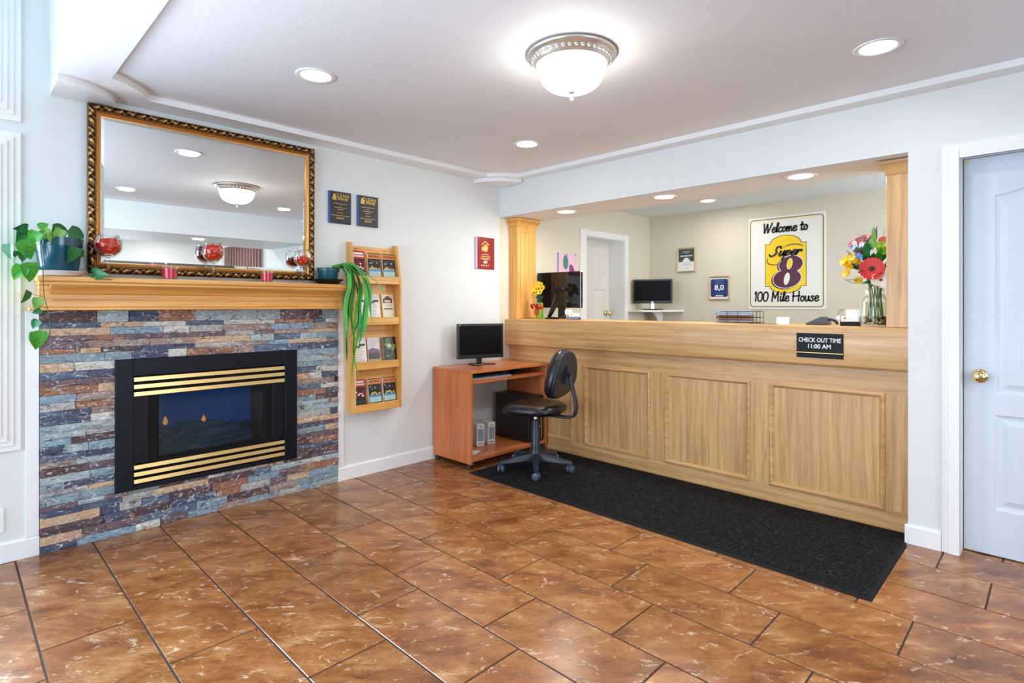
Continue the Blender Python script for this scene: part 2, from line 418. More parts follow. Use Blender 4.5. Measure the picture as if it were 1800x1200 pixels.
def script_line(bm, body, x, z, h, wd, y, width=None, slant=0.12, rise=0.0, mi=0):
    tot = sum(SCRIPT[c][0] for c in body); k = h; kx = (width / tot) if width else h
    cx = x
    for c in body:
        a, st = SCRIPT[c]
        for s in st:
            q = spline([(p[0], p[1], 0) for p in s], 5) if len(s) > 2 else [Vector((p[0], p[1], 0)) for p in s]
            pts = [(cx + (p.x + slant * p.y) * kx, z + p.y * k + rise * (cx + p.x * kx - x)) for p in q]
            stroke(bm, pts, wd, y, mi=mi)
        cx += a * kx

# ================================================================== THE ROOM
WX, WY, ZC = -3.664, 3.56, 2.385
# --- floor: grout bed with every tile a piece of its own
fb = BM(); box(fb, -4.0, 4.4, -2.3, 6.4, -0.10, -0.0035)
floor = struct('floor', fb, GROUT)
_tm = {}
def tile_piece(x0, x1, y0, y1):
    L, W = round(x1 - x0, 3), round(y1 - y0, 3)
    if L < 0.012 or W < 0.012: return
    if (L, W) not in _tm:
        b = bx(-L / 2, L / 2, -W / 2, W / 2, -0.003, 0.0)
        es = [e for e in b.edges if all(abs(v.co.z) < 1e-6 for v in e.verts)]
        bmesh.ops.bevel(b, geom=es, offset=0.0018, segments=1, affect='EDGES')
        bmesh.ops.recalc_face_normals(b, faces=b.faces)
        me = bpy.data.meshes.new('tile'); b.to_mesh(me); b.free(); me.materials.append(TILE); _tm[(L, W)] = me
    o = bpy.data.objects.new('tile', _tm[(L, W)]); COL.objects.link(o); o.parent = floor
    o.location = ((x0 + x1) / 2, (y0 + y1) / 2, random.uniform(-0.0003, 0.0003))
    return o
ROWPH = {-2: -2.63, -1: -2.42, 0: -2.63, 1: -2.22, 2: -1.80, 3: -2.02, 4: -1.60, 5: -1.215, 6: -0.814, 7: -0.415, 8: -0.617, 9: -0.22, 10: -0.422, 11: -0.2}
PIT, LEN, G = 0.307, 0.6125, 0.0034
for k in range(-2, 12):
    y0 = 0.238 + PIT * k + G; y1 = 0.238 + PIT * (k + 1) - G
    y1 = min(y1, 3.70)
    if y1 - y0 < 0.02: continue
    x = ROWPH[k] - LEN * 8
    while x < 1.0:
        a, b_ = max(x + G, WX), min(x + LEN - G, 1.0)
        if b_ - a > 0.02: tile_piece(a, b_, y0, y1)
        x += LEN
# --- walls
b = BM()
HY0, HY1, HZ0, HZ1 = 0.826, 1.460, 0.330, 0.800                     # hole for the firebox
box(b, WX - 0.15, WX, 0.20, HY0, 0, 2.6); box(b, WX - 0.15, WX, HY1, 3.56, 0, 2.6)
box(b, WX - 0.15, WX, HY0, HY1, 0, HZ0); box(b, WX - 0.15, WX, HY0, HY1, HZ1, 2.6)
box(b, WX - 0.15, WX, 0.20, 0.372, 2.6, 4.2); box(b, WX - 0.15, WX, -2.15, -1.40, 0, 4.2)
box(b, WX - 0.15, WX, -1.40, 0.20, 0, 0.625); box(b, WX - 0.15, WX, -1.40, 0.20, 2.02, 2.235); box(b, WX - 0.15, WX, -1.40, 0.20, 3.75, 4.2)
struct('wall_left', b, WALL)
b = BM()
box(b, WX - 0.15, 0.9, WY, 4.02, 2.066, ZC + 0.02)                 # header
box(b, -0.572, -0.418, WY, 3.78, 0, 2.06)                       # pier beside the counter
box(b, -0.418, 0.56, WY, 3.78, 2.022, 2.06)                      # over the door
box(b, 0.52, 0.9, WY, 3.78, 0, 2.06); box(b, 0.9, 4.3, WY, 3.78, 0, 2.5)
bmesh.ops.remove_doubles(b, verts=b.verts, dist=1e-6)
struct('wall_back', b, WALL)
b = BM(); box(b, -0.418, 0.52, 3.72, 3.78, 0, 2.022); struct('wall_closet', b, WALL)
b = BM(); box(b, 0.22, 1.5, 0.372, WY, 2.06, ZC + 0.02); struct('wall_right', b, WALL)     # dropped header on the open side
b = BM(); box(b, 4.2, 4.35, 2.6, WY, 0, 2.6); box(b, 4.2, 4.35, -2.3, 0.0, 0, 4.2); box(b, 4.2, 4.35, 0, 2.6, 0, 0.35); box(b, 4.2, 4.35, 0, 2.6, 1.72, 2.6)
struct('wall_far_right', b, WALL)
b = BM()
box(b, WX - 0.15, -3.3, -2.3, -2.15, 0, 4.2); box(b, -0.6, 4.35, -2.3, -2.15, 0, 4.2); box(b, -3.3, -0.6, -2.3, -2.15, 2.25, 4.2); box(b, -3.3, -0.6, -2.3, -2.15, 0, 0.25)
struct('wall_entry', b, WALL)
b = BM(); box(b, -3.3, -0.6, -2.25, -2.24, 0.25, 2.25); struct('window_4', b, WINGLASS)
b = BM()
for x in (-3.3, -1.98, -0.66): box(b, x, x + 0.06, -2.28, -2.2, 0.25, 2.25, 0.004)
for z in (0.25, 2.19): box(b, -3.24, -0.66, -2.28, -2.2, z, z + 0.06)
struct('trim_5', b, WHITE)
b = BM(); box(b, 4.27, 4.28, 0, 2.6, 0.35, 1.72); struct('window_3', b, WINGLASS)
# --- ceilings
SOF = plain('soffit_paint', C(228, 239, 250), 0.7, var=0.01)
b = BM(); box(b, WX, 0.9, WY + 0.001, 4.019, 2.06, 2.066); struct('ceiling_soffit', b, SOF)
b = BM(); box(b, WX, 0.22, 0.50, WY, ZC, ZC + 0.1); struct('ceiling', b, CEIL)
b = BM(); box(b, WX, 4.35, 0.3725, 0.50, 2.36, 4.2); struct('wall_fascia', b, WALL)
b = BM(); box(b, WX - 0.15, 4.35, -2.3, 0.5, 4.2, 4.3); struct('ceiling_high', b, WALL)
b = BM(); box(b, 1.5, 4.35, 0.5, WY, 2.4, 2.5); struct('ceiling_side', b, WALL)
b = BM(); box(b, WX - 0.2, 1.6, 4.02, 6.3, 2.345, 2.45); struct('ceiling_office', b, SOF)
# flat border with scalloped corners, stuck under the ceiling
def border_poly():
    ix, iy0, iy1, xr = -3.50, 0.565, 3.455, 0.22
    out = [(WX, 0.372), (xr, 0.372), (xr, iy0)]
    def arc(cx, cy, r, a0, a1, n=10): return [(cx + r * math.cos(R(a0 + (a1 - a0) * i / n)), cy + r * math.sin(R(a0 + (a1 - a0) * i / n))) for i in range(n + 1)]
    r1 = 0.43; a = math.degrees(math.asin((iy0 - 0.372) / r1)); c = math.degrees(math.acos((ix - WX) / r1))
    out += arc(WX, 0.372, r1, a, c)
    r2 = 0.35; a2 = -math.degrees(math.acos((ix - WX) / r2)); c2 = -math.degrees(math.asin((WY - iy1) / r2))
    out += arc(WX, WY, r2, a2, c2)
    out += [(xr, iy1), (xr, WY), (WX, WY)]
    return out
b = BM(); prism(b, border_poly(), 'z', 2.352, ZC); struct('trim_1', b, WHITE)
b = BM(); arcp = [(WX, 0.372)] + [(WX + 0.27 * math.cos(R(t)), 0.372 + 0.27 * math.sin(R(t))) for t in range(0, 91, 7)]
prism(b, arcp, 'z', 2.322, 2.352); struct('trim_2', b, WHITE)
b = BM(); arcp = [(WX, WY)] + [(WX + 0.31 * math.cos(R(t)), WY + 0.31 * math.sin(R(t))) for t in range(-90, 1, 7)]
prism(b, arcp, 'z', 2.322, 2.352); struct('trim_3', b, WHITE)
# --- baseboards, boards beside the stonework
def base_prof(): return [(0, 0), (0.013, 0), (0.013, 0.088), (0.009, 0.095), (0, 0.097)]
b = BM(); prism(b, [(WX + p[0], p[1]) for p in base_prof()], 'y', 1.952, 3.56); prism(b, [(WX + p[0], p[1]) for p in base_prof()], 'y', -1.4, 0.329)
struct('baseboard_left', b, WHITE)
b = BM(); prism(b, [(WY - p[0], p[1]) for p in base_prof()], 'x', -0.585, -0.432); prism(b, [(-0.572 - p[0], p[1]) for p in base_prof()], 'y', WY, 3.66)
struct('baseboard_back', b, WHITE)
b = BM(); box(b, WX, WX + 0.010, 0.276, 0.329, 0.097, 1.226, 0.002); box(b, WX, WX + 0.010, 1.954, 1.998, 0.097, 1.226, 0.002); struct('trim_4', b, WHITE)
# --- tall windows on the left, their stepped casings just reaching into view
def left_window(n, z0, z1):
    o = struct('window_%d' % n, bx(WX - 0.09, WX - 0.084, -1.40, 0.20, z0, z1), WINGLASS)
    b = BM()
    for cx0, cx1, t in ((0, 0.095, 0.012), (0.0, 0.068, 0.019), (0.0, 0.045, 0.026), (0.0, 0.022, 0.032)):
        y0, y1, a0, a1 = -1.365 - cx1, 0.165 + cx1, z0 + 0.02 - cx1, z1 - 0.02 + cx1
        for q in ((y0, -1.365, a0, a1), (0.165, y1, a0, a1), (-1.365, 0.165, a0, z0 + 0.02), (-1.365, 0.165, z1 - 0.02, a1)): box(b, WX, WX + t, q[0], q[1], q[2], q[3], 0.002)
    obj('casing', b, WHITE, o)
    b = BM()
    for y in (-1.40, 0.15, -0.62): box(b, WX - 0.13, WX - 0.02, y, y + 0.05, z0, z1)
    for z in (z0, z1 - 0.05): box(b, WX - 0.13, WX - 0.02, -1.35, 0.15, z, z + 0.05)
    obj('sash', b, WHITE, o)
left_window(1, 0.613, 2.026); left_window(2, 2.228, 3.76)
# --- right-hand door
def arch_loop(x0, x1, z0, z1, rise, n=16):
    out = [(x0, z0), (x1, z0), (x1, z1)]
    for i in range(1, n):
        t = i / n; x = x1 + (x0 - x1) * t
        out.append((x, z1 + rise * (0.5 - 0.5 * math.cos(2 * PI * t))))
    out.append((x0, z1)); return out
def panel_door(name, x0, x1, z0, z1, t, loops, m, parent=None, **kw):
    """slab in the xz plane with moulded panels sunk in its face; face at y = 0"""
    b = BM()
    outer = [b.verts.new((p[0], 0, p[1])) for p in rect(x0, x1, z0, z1)]
    eds = [b.edges.new((outer[i], outer[(i + 1) % 4])) for i in range(4)]
    for L in loops:
        rs = ring(b, L, [(0, 0), (0.008, -0.007), (0.020, -0.009), (0.030, -0.008), (0.052, -0.001)])
        b.faces.new(rs[-1])
        for i in range(len(rs[0])): 
            e = b.edges.get((rs[0][i], rs[0][(i + 1) % len(rs[0])])); eds.append(e)
    bmesh.ops.triangle_fill(b, use_beauty=True, edges=eds)
    box(b, x0, x1, 0.012, t, z0, z1)
    for q in ((x0, x0, z0, z1), (x1, x1, z0, z1)):
        v = [b.verts.new(p) for p in ((q[0], 0, z0), (q[0], 0.012, z0), (q[0], 0.012, z1), (q[0], 0, z1))]; b.faces.new(v)
    for z in (z0, z1):
        v = [b.verts.new(p) for p in ((x0, 0, z), (x1, 0, z), (x1, 0.012, z), (x0, 0.012, z))]; b.faces.new(v)
    return struct(name, b, m, parent, **kw)
def knob_mesh(n=24):
    b = BM(); lathe(b, [(0, 0), (0.034, 0), (0.034, 0.004), (0.028, 0.010), (0.013, 0.013), (0.011, 0.030), (0.020, 0.036), (0.028, 0.046), (0.028, 0.056), (0.020, 0.064), (0.008, 0.068), (0, 0.0685)], n)
    return b
d1 = panel_door('door_1', -0.352, 0.455, 0.006, 1.996, 0.04, [arch_loop(-0.232, 0.335, 0.808, 1.80, 0.085), rect(-0.232, 0.335, 0.232, 0.706)], DOORW, loc=(0, 3.662, 0))
obj('door_knob', knob_mesh(), KNOB, d1, loc=(-0.290, 0, 0.895), rot=(R(90), 0, 0), auto=40)
b = BM()                                                            # casing: a stepped moulding up the sides and across the top
for o_, i_, t in ((0.072, 0.0, 0.010), (0.060, 0.0, 0.015), (0.045, 0.010, 0.019), (0.030, 0.012, 0.016)):
    xa, xb = -0.358 - o_, 0.461 + o_; zt = 1.985 + o_
    for q in ((xa, -0.358 - i_ * 0.2, 0, zt), (0.461 + i_ * 0.2, xb, 0, zt), (-0.358, 0.461, 1.985, zt)): box(b, q[0], q[1], WY - t, WY, q[2], q[3], 0.0015)
for q in ((-0.372, -0.356, 0, 2.01), (0.459, 0.475, 0, 2.01)): box(b, q[0], q[1], WY, 3.72, q[2], q[3])
box(b, -0.358, 0.461, WY, 3.72, 1.999, 2.012)
obj('door_casing', b, WHITE, d1, loc=(0, -3.662, 0))
obj('strike_label', bx(-0.352, -0.335, -0.0012, 0, 1.972, 1.990), plain('yellowed_tape', C(226, 208, 150), 0.6), d1)
# --- the office behind the counter
b = BM()
box(b, WX - 0.3, WX, WY, 4.86, 0, 2.4); box(b, WX - 0.3, WX, 5.60, 6.3, 0, 2.4); box(b, WX - 0.3, WX, 4.86, 5.60, 2.015, 2.4)
struct('wall_office_left', b, OFFICE)
b = BM(); box(b, WX - 0.3, 1.6, 6.175, 6.3, 0, 2.4); struct('wall_office_back', b, OFFICE)
b = BM(); box(b, 1.5, 1.6, 3.78, 6.175, 0, 2.4); struct('wall_office_right', b, OFFICE)
d2 = panel_door('door_2', -0.37, 0.37, 0, 2.008, 0.04, [rect(-0.29, -0.06, 1.55, 1.86), rect(0.06, 0.29, 1.55, 1.86), rect(-0.29, -0.06, 0.85, 1.44), rect(0.06, 0.29, 0.85, 1.44)], plain('office_door_paint', C(226, 224, 216), 0.4, var=0.01), loc=(WX - 0.20, 5.23, 0), rot=(0, 0, R(90)))
obj('door_knob', knob_mesh(), KNOB, d2, loc=(0.30, 0, 1.16), rot=(R(90), 0, 0), auto=40)
b = BM()
for q in ((-0.475, -0.37, 0, 2.075), (0.37, 0.455, 0, 2.075), (-0.37, 0.37, 2.008, 2.075)): box(b, q[0], q[1], -0.217, -0.20, q[2], q[3], 0.003)
for q in ((-0.372, -0.362, 0, 2.01), (0.362, 0.372, 0, 2.01)): box(b, q[0], q[1], -0.20, -0.002, q[2], q[3])
box(b, -0.362, 0.362, -0.20, -0.002, 2.002, 2.012)
obj('door_casing', b, WHITE, d2)
# ================================================================== CEILING LIGHTS
LAMPC = (1.0, 0.94, 0.86)
DIFF = emis('lit_diffuser', (1.0, 0.95, 0.86, 1), 9.0)
def can_light(x, y, z, label, group, power=2.4, r=0.094):
    t = thing('recessed_light', label, 'light', (x, y, z), 0, group)
    b = BM(); lathe(b, [(r * 0.74, 0.004), (r * 0.74, -0.002), (r * 0.80, -0.004), (r * 0.97, -0.006), (r, -0.003), (r, 0.0)], 40, cap=False); obj('trim_ring', b, WHITE, t, smooth=True)
    b = BM(); lathe(b, [(0, -0.0012), (r * 0.745, -0.0012), (r * 0.745, -0.0002), (0, -0.0002)], 40, cap=False); obj('diffuser', b, DIFF, t)
    l = bpy.data.lights.new('lamp', 'AREA'); l.shape = 'DISK'; l.size = r * 1.4; l.energy = power; l.color = LAMPC
    o = bpy.data.objects.new('lamp', l); COL.objects.link(o); o.parent = t; o.location = (0, 0, -0.012)
    return t
can_light(-2.62, 1.28, ZC, 'round recessed ceiling light between the gilt mirror and the domed fixture', 'recessed lights in the lobby ceiling')
can_light(-0.572, 2.875, ZC, 'round recessed ceiling light nearest the white panelled door', 'recessed lights in the lobby ceiling')
can_light(-2.675, 2.867, ZC, 'round recessed ceiling light above the desk corner, beyond the domed fixture', 'recessed lights in the lobby ceiling')
can_light(-0.60, 1.27, ZC, 'round recessed lobby ceiling light seen only as a reflection in the gilt mirror', 'recessed lights in the lobby ceiling')
can_light(-3.043, 3.76, 2.06, 'recessed light in the counter soffit next to the left oak pilaster', 'recessed lights in the counter soffit', 7)
can_light(-2.105, 3.76, 2.06, 'recessed light in the counter soffit, middle of its row of three', 'recessed lights in the counter soffit', 7)
can_light(-1.16, 3.76, 2.06, 'recessed light in the counter soffit nearest the right oak pilaster', 'recessed lights in the counter soffit', 7)
can_light(-2.63, 5.59, 2.345, 'recessed light in the office ceiling behind the counter soffit', 'recessed lights in the office', 6)
can_light(0.62, 2.28, 2.06, 'recessed light in the dropped header mirrored near the red blinds', 'recessed lights in the side header', 6)
can_light(0.62, 1.20, 2.06, 'recessed light in the dropped header mirrored above the leftmost goblet', 'recessed lights in the side header', 6)
for i, (x, y) in enumerate(((2.1, 1.0), (2.1, 2.6), (3.4, 1.0), (3.4, 2.6))): can_light(x, y, 2.4, 'added side area light ' + ('close behind the dropped header, window end', 'close behind the dropped header, in front of the salmon blind', 'in the far row, above the low far window', 'in the far row, by the far end of the salmon blind')[i], 'added lights in the open side area', 15)  # unseen lights added to brighten the side area walls and the lobby
# flush mount with a frosted ribbed dome
t = thing('flush_mount_light', 'domed flush ceiling light with brushed nickel ring and glass finial', 'light', (-1.575, 1.985, ZC))
b = BM(); lathe(b, [(0.14, -0.002), (0.200, -0.002), (0.202, -0.010), (0.196, -0.018), (0.186, -0.020), (0.183, -0.027), (0.168, -0.040), (0.163, -0.052), (0.156, -0.054), (0.150, -0.046)], 64, cap=False); obj('ring', b, NICKEL, t, smooth=True)
b = BM()
for i in range(40):
    a = 2 * PI * i / 40; c, s = math.cos(a), math.sin(a)
    M = Matrix.Translation((0.179 * c, 0.179 * s, -0.033)) @ Matrix.Rotation(a, 4, 'Z') @ Matrix.Rotation(R(35), 4, 'Y')
    bmesh.ops.create_icosphere(b, subdivisions=1, radius=1.0, matrix=M @ Matrix.Diagonal((0.004, 0.011, 0.009, 1)))
obj('beading', b, NICKEL, t, smooth=True)
b = BM(); n = 72; rings = []
for k in range(11):
    f = k / 10; rr = 0.155 * math.cos(f * PI / 2) ** 0.62 if f < 1 else 0.0; z = -0.050 - 0.118 * math.sin(f * PI / 2) ** 1.15
    rings.append([b.verts.new(((rr * (1 + 0.012 * math.cos(18 * 2 * PI * i / n)) + 0.002) * math.cos(2 * PI * i / n), (rr * (1 + 0.012 * math.cos(18 * 2 * PI * i / n)) + 0.002) * math.sin(2 * PI * i / n), z)) for i in range(n)])
for a_, c_ in zip(rings, rings[1:]):
    for i in range(n): b.faces.new((a_[i], a_[(i + 1) % n], c_[(i + 1) % n], c_[i]))
b.faces.new(rings[-1])
obj('glass_dome', b, emis('lit_frosted_glass', (1.0, 0.96, 0.89, 1), 22.0), t, smooth=True)
b = BM(); lathe(b, [(0, -0.160), (0.010, -0.162), (0.018, -0.169), (0.012, -0.176), (0.005, -0.178), (0, -0.178)], 20, cap=False); obj('finial_cap', b, NICKEL, t, smooth=True)
b = BM(); lathe(b, [(0, -0.177), (0.005, -0.178), (0.004, -0.186), (0.010, -0.192), (0.009, -0.202), (0.004, -0.208), (0, -0.209)], 12, cap=False); obj('finial', b, glass('crystal', base=0.25), t)

# ================================================================== FIREPLACE
t = thing('stone_surround', 'ledger stone fireplace surround of split slate in blue, rust and grey', 'fireplace', (WX, 1.14, 0), R(90))
IY0, IY1, IZ0, IZ1 = 0.641 - 1.14, 1.645 - 1.14, 0.234, 0.955         # insert hole in local x
b = BM()
for q in ((-0.81, IY0 + 0.01, 0, 1.224), (IY1 - 0.01, 0.81, 0, 1.224), (IY0 + 0.01, IY1 - 0.01, 0, IZ0 + 0.01), (IY0 + 0.01, IY1 - 0.01, IZ1 - 0.01, 1.224)): box(b, q[0], q[1], -0.004, 0, q[2], q[3])
obj('backing', b, plain('dark_mortar', C(58, 60, 66), 0.9), t)
rs = random.Random(3)
VAR = []
for v in range(10):                                                  # unit stones with a split face
    b = BM(); nx, nz = 4, 2; g = []
    for j in range(nz + 1):
        row = []
        for i in range(nx + 1):
            edge = i in (0, nx) or j in (0, nz)
            y = -(0.72 + 0.16 * rs.random()) if edge else -(0.80 + 0.20 * rs.random())
            row.append(b.verts.new((i / nx - 0.5 + (0 if i in (0, nx) else rs.uniform(-.06, .06)), y, j / nz - 0.5 + (0 if j in (0, nz) else rs.uniform(-.12, .12)))))
        g.append(row)
    for j in range(nz):
        for i in range(nx):
            q = (g[j][i], g[j][i + 1], g[j + 1][i + 1], g[j + 1][i])
            if rs.random() < .5: b.faces.new((q[0], q[1], q[2])); b.faces.new((q[0], q[2], q[3]))
            else: b.faces.new((q[1], q[2], q[3])); b.faces.new((q[1], q[3], q[0]))
    bd = [e for e in b.edges if e.is_boundary]
    r_ = bmesh.ops.extrude_edge_only(b, edges=bd)
    for x in r_['geom']:
        if isinstance(x, bmesh.types.BMVert): x.co.y = 0
    bmesh.ops.recalc_face_normals(b, faces=b.faces)
    me = bpy.data.meshes.new('stone'); b.to_mesh(me); b.free(); me.materials.append(STONE); VAR.append(me)
def stone(x0, x1, z0, z1):
    o = bpy.data.objects.new('stone', VAR[rs.randrange(10)]); COL.objects.link(o); o.parent = t
    o.location = ((x0 + x1) / 2, 0, (z0 + z1) / 2)
    o.scale = (x1 - x0 - 0.0016, rs.uniform(0.012, 0.030), z1 - z0 - 0.0014)
z = 0.0; rows = []
while z < 1.20:
    h = rs.choice([0.027, 0.033, 0.036, 0.040, 0.045]); 
    if 1.224 - (z + h) < 0.025: h = 1.224 - z
    rows.append((z, min(z + h, 1.224))); z += h
# snap courses to the insert's edges
def snap(v):
    for e in (IZ0, IZ1):
        if abs(v - e) < 0.02: return e
    return v
rows = [(snap(a), snap(c)) for a, c in rows]
for a, c in rows:
    if c - a < 0.01: continue
    segs = [(-0.81, 0.81)] if (c <= IZ0 + 1e-4 or a >= IZ1 - 1e-4) else [(-0.81, IY0), (IY1, 0.81)]
    for s0, s1 in segs:
        x = s0
        while x < s1 - 1e-4:
            L = rs.choice([0.10, 0.13, 0.16, 0.19, 0.22, 0.26, 0.28]) * rs.uniform(0.85, 1.15)
            if s1 - (x + L) < 0.055: L = s1 - x
            stone(x, x + L, a, c); x += L
o = tag(obj('cabinet_catch', bx(-0.012, 0.012, -0.034, -0.024, -0.018, 0.018, 0.002), BLACKP, loc=(WX, 1.928, 0.735), rot=(0, 0, R(90))), 'small black catch fixed at the right edge of the stonework', 'catch')
# --- gas insert
t = thing('fireplace_insert', 'black gas fireplace insert with brass louvre bars and two small flames', 'fireplace', (WX, 1.143, 0.234), R(90))
W2, HH = 0.502, 0.721
b = BM(); 
for q in ((-W2, -0.419, 0, HH), (0.419, W2, 0, HH), (-0.419, 0.419, HH - 0.094, HH), (-0.419, 0.419, 0, 0.026)): box(b, q[0], q[1], -0.034, 0.0, q[2], q[3], 0.0025)
obj('surround_frame', b, BLACKM, t)
b = BM()
box(b, -0.419, -0.345, -0.022, 0.0, 0.14, 0.515, 0.002); obj('side_panel', b, BLACKM, t)
b = BM(); box(b, 0.345, 0.419, -0.022, 0.0, 0.14, 0.515, 0.002); obj('side_panel', b, BLACKM, t)
b = BM(); ring(b, rect(-0.345, 0.345, 0.105, 0.560), [(0, 0.018), (0.045, 0.018), (0.052, 0.006), (0.052, -0.05)]); obj('glass_frame', b, DARKMETAL, t)
b = BM(); box(b, -0.419, 0.419, -0.008, -0.001, 0.026, 0.138); box(b, -0.419, 0.419, -0.008, -0.001, 0.515, HH - 0.09); obj('louver_backing', b, DARKMETAL, t)
for z in (0.033, 0.072, 0.111, 0.515, 0.5555, 0.596):
    b = BM(); prism(b, [(-0.034, z + 0.001), (-0.032, z + 0.0225), (-0.022, z + 0.0215), (-0.022, z + 0.002)], 'x', -0.417, 0.417); obj('louver_slat', b, BRASS, t)
b = BM(); 
obj('back_panel', bx(-0.30, 0.30, 0.235, 0.25, 0.115, 0.55), plain('firebox_back_skylit', C(44, 118, 164), 0.6), t)  # blue daylight painted into the colour of a grey firebox back
for q in ((-0.31, -0.30, 0.004, 0.25, 0.10, 0.56), (0.30, 0.31, 0.004, 0.25, 0.10, 0.56), (-0.31, 0.31, 0.004, 0.25, 0.10, 0.115), (-0.31, 0.31, 0.004, 0.25, 0.55, 0.56)): box(b, *q)
obj('firebox', b, DARKMETAL, t)
def log_mesh(L, r, seed):
    q = random.Random(seed); b = BM(); pts = [(-L / 2 + L * i / 6, q.uniform(-.008, .008), q.uniform(-.006, .006)) for i in range(7)]
    tube(b, pts, [r * q.uniform(.85, 1.1) for _ in range(7)], 10); return b
LOGM = plain('ceramic_log', C(92, 84, 78), 0.9, var=0.35, bumps=0.6, bscale=60)
for i, (x, y, z, L, r, rz, rx) in enumerate([(-0.02, 0.15, 0.175, 0.48, 0.036, 4, 0), (-0.10, 0.08, 0.155, 0.30, 0.030, -10, 4), (0.13, 0.08, 0.150, 0.26, 0.028, 12, -4), (0.02, 0.12, 0.225, 0.30, 0.026, -14, -8), (-0.21, 0.12, 0.225, 0.16, 0.030, 30, -12), (-0.235, 0.10, 0.275, 0.10, 0.024, -20, 5), (-0.03, 0.135, 0.278, 0.26, 0.024, 8, 6), (0.17, 0.16, 0.235, 0.2, 0.028, 20, 8)]):
    obj('log', log_mesh(L, r, i), LOGM, t, loc=(x, y, z), rot=(0, R(rx), R(rz)), auto=60)
b = BM(); q = random.Random(5)
for i in range(60): bmesh.ops.create_icosphere(b, subdivisions=1, radius=q.uniform(.006, .013), matrix=Matrix.Translation((q.uniform(-.27, .27), q.uniform(.03, .2), .120 + q.uniform(0, .008))))
o = obj('embers', b, plain('ember_rock', C(60, 50, 48), 0.9, var=0.4), t); o['kind'] = 'stuff'
FL = emis('gas_flame', (1.0, 0.11, 0.01, 1), 3.0)
for x, y, z, h in ((-0.235, 0.10, 0.31, 0.055), (-0.02, 0.13, 0.292, 0.046)):
    b = BM(); lathe(b, [(0, 0), (0.011, 0.008), (0.014, 0.35 * h), (0.008, 0.7 * h), (0, h)], 10); obj('flame', b, FL, t, loc=(x, y, z), smooth=True)
obj('glass_pane', bx(-0.294, 0.294, -0.004, 0.000, 0.155, 0.510), glass('sky_tinted_fire_glass', (0.38, 0.74, 0.92, 1), 0.6, 0.08, 0.04), t)  # blue tint stands in for sky reflected in the glass
# --- oak mantel
t = thing('mantel_shelf', 'honey oak mantel shelf with stepped mouldings above the stonework', 'mantel', (WX, 1.12, 0), R(90))
x0, x1 = 0.305 - 1.12, 1.930 - 1.12
obj('top_board', bx(x0, x1, -0.186, 0, 1.368, 1.394, 0.006), PINE_X, t)
obj('fillet', bx(x0 + 0.006, x1 - 0.002, -0.176, 0, 1.352, 1.368, 0.003), PINE_X, t)
cove = [(-0.168, 1.352), (-0.160, 1.344), (-0.140, 1.338), (-0.124, 1.328), (-0.116, 1.316), (-0.110, 1.308), (-0.100, 1.306), (-0.100, 1.352)]
b = BM(); prism(b, cove, 'x', x0 + 0.055, x1 - 0.012); obj('cove_moulding', b, PINE_X, t, auto=50)
obj('frieze', bx(x0 + 0.012, x1 + 0.010, -0.100, 0, 1.240, 1.352, 0.003), PINE_X, t)
obj('bead', bx(x0 + 0.065, x1 - 0.01, -0.106, -0.100, 1.276, 1.282, 0.002), PINE_X, t)
obj('bottom_board', bx(x0 - 0.026, x1 + 0.010, -0.112, 0, 1.226, 1.240, 0.004), PINE_X, t)
# --- gilt mirror
t = thing('wall_mirror', 'large rectangular mirror in a carved gilt frame above the mantel', 'mirror', (WX + 0.012, 1.1425, 1.420), R(90))
t.rotation_euler = (R(0.35), 0, R(90))
MW, MH = 1.245 / 2, 0.895
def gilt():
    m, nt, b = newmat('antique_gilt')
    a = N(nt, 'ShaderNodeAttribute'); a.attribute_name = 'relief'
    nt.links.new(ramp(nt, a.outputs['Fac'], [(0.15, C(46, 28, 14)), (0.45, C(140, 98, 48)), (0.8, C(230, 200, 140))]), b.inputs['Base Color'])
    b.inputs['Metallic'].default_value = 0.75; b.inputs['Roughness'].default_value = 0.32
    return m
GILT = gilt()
def carved_side(L, wdt):
    """mitred strip along +x from corner to corner, outer edge at z=0 going up (inwards); leaf scrolls in relief"""
    nx, nz = int(L / 0.0045), 9; vs = []; rel = []; b = BM()
    for j in range(nz):
        v = j / (nz - 1); row = []
        for i in range(nx + 1):
            u = i / nx; x = -L / 2 + wdt * v + (L - 2 * wdt * v) * u
            s = x / 0.052; ph = 2 * PI * s
            flip = 1 if math.floor(s) % 2 == 0 else -1
            sw = math.sin(ph + 5.0 * (v - 0.5) * flip) * 0.5 + 0.5
            le = max(0, math.sin(2 * ph - 7 * (v - 0.5))) * 0.6
            h = min(1, (0.55 * sw + 0.45 * le)) * math.sin(PI * min(1, max(0, v))) ** 0.6
            if v < 0.01 or v > 0.99: h = 0.5
            base = 0.010 + 0.016 * math.sin(PI * (0.12 + 0.76 * v))
            row.append(b.verts.new((x, -(base + 0.009 * h), wdt * v))); rel.append(h)
        vs.append(row)
    for j in range(nz - 1):
        for i in range(nx): b.faces.new((vs[j][i], vs[j][i + 1], vs[j + 1][i + 1], vs[j + 1][i]))
    bk = [b.verts.new((p.co.x, 0, p.co.z)) for p in (vs[0][0], vs[0][-1])]
    b.faces.new([bk[1], bk[0]] + vs[0])
    bmesh.ops.recalc_face_normals(b, faces=b.faces)
    me = bpy.data.meshes.new('carved_moulding'); b.to_mesh(me); b.free()
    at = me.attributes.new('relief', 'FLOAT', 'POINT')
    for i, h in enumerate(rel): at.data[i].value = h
    for p in me.polygons: p.use_smooth = True
    return me
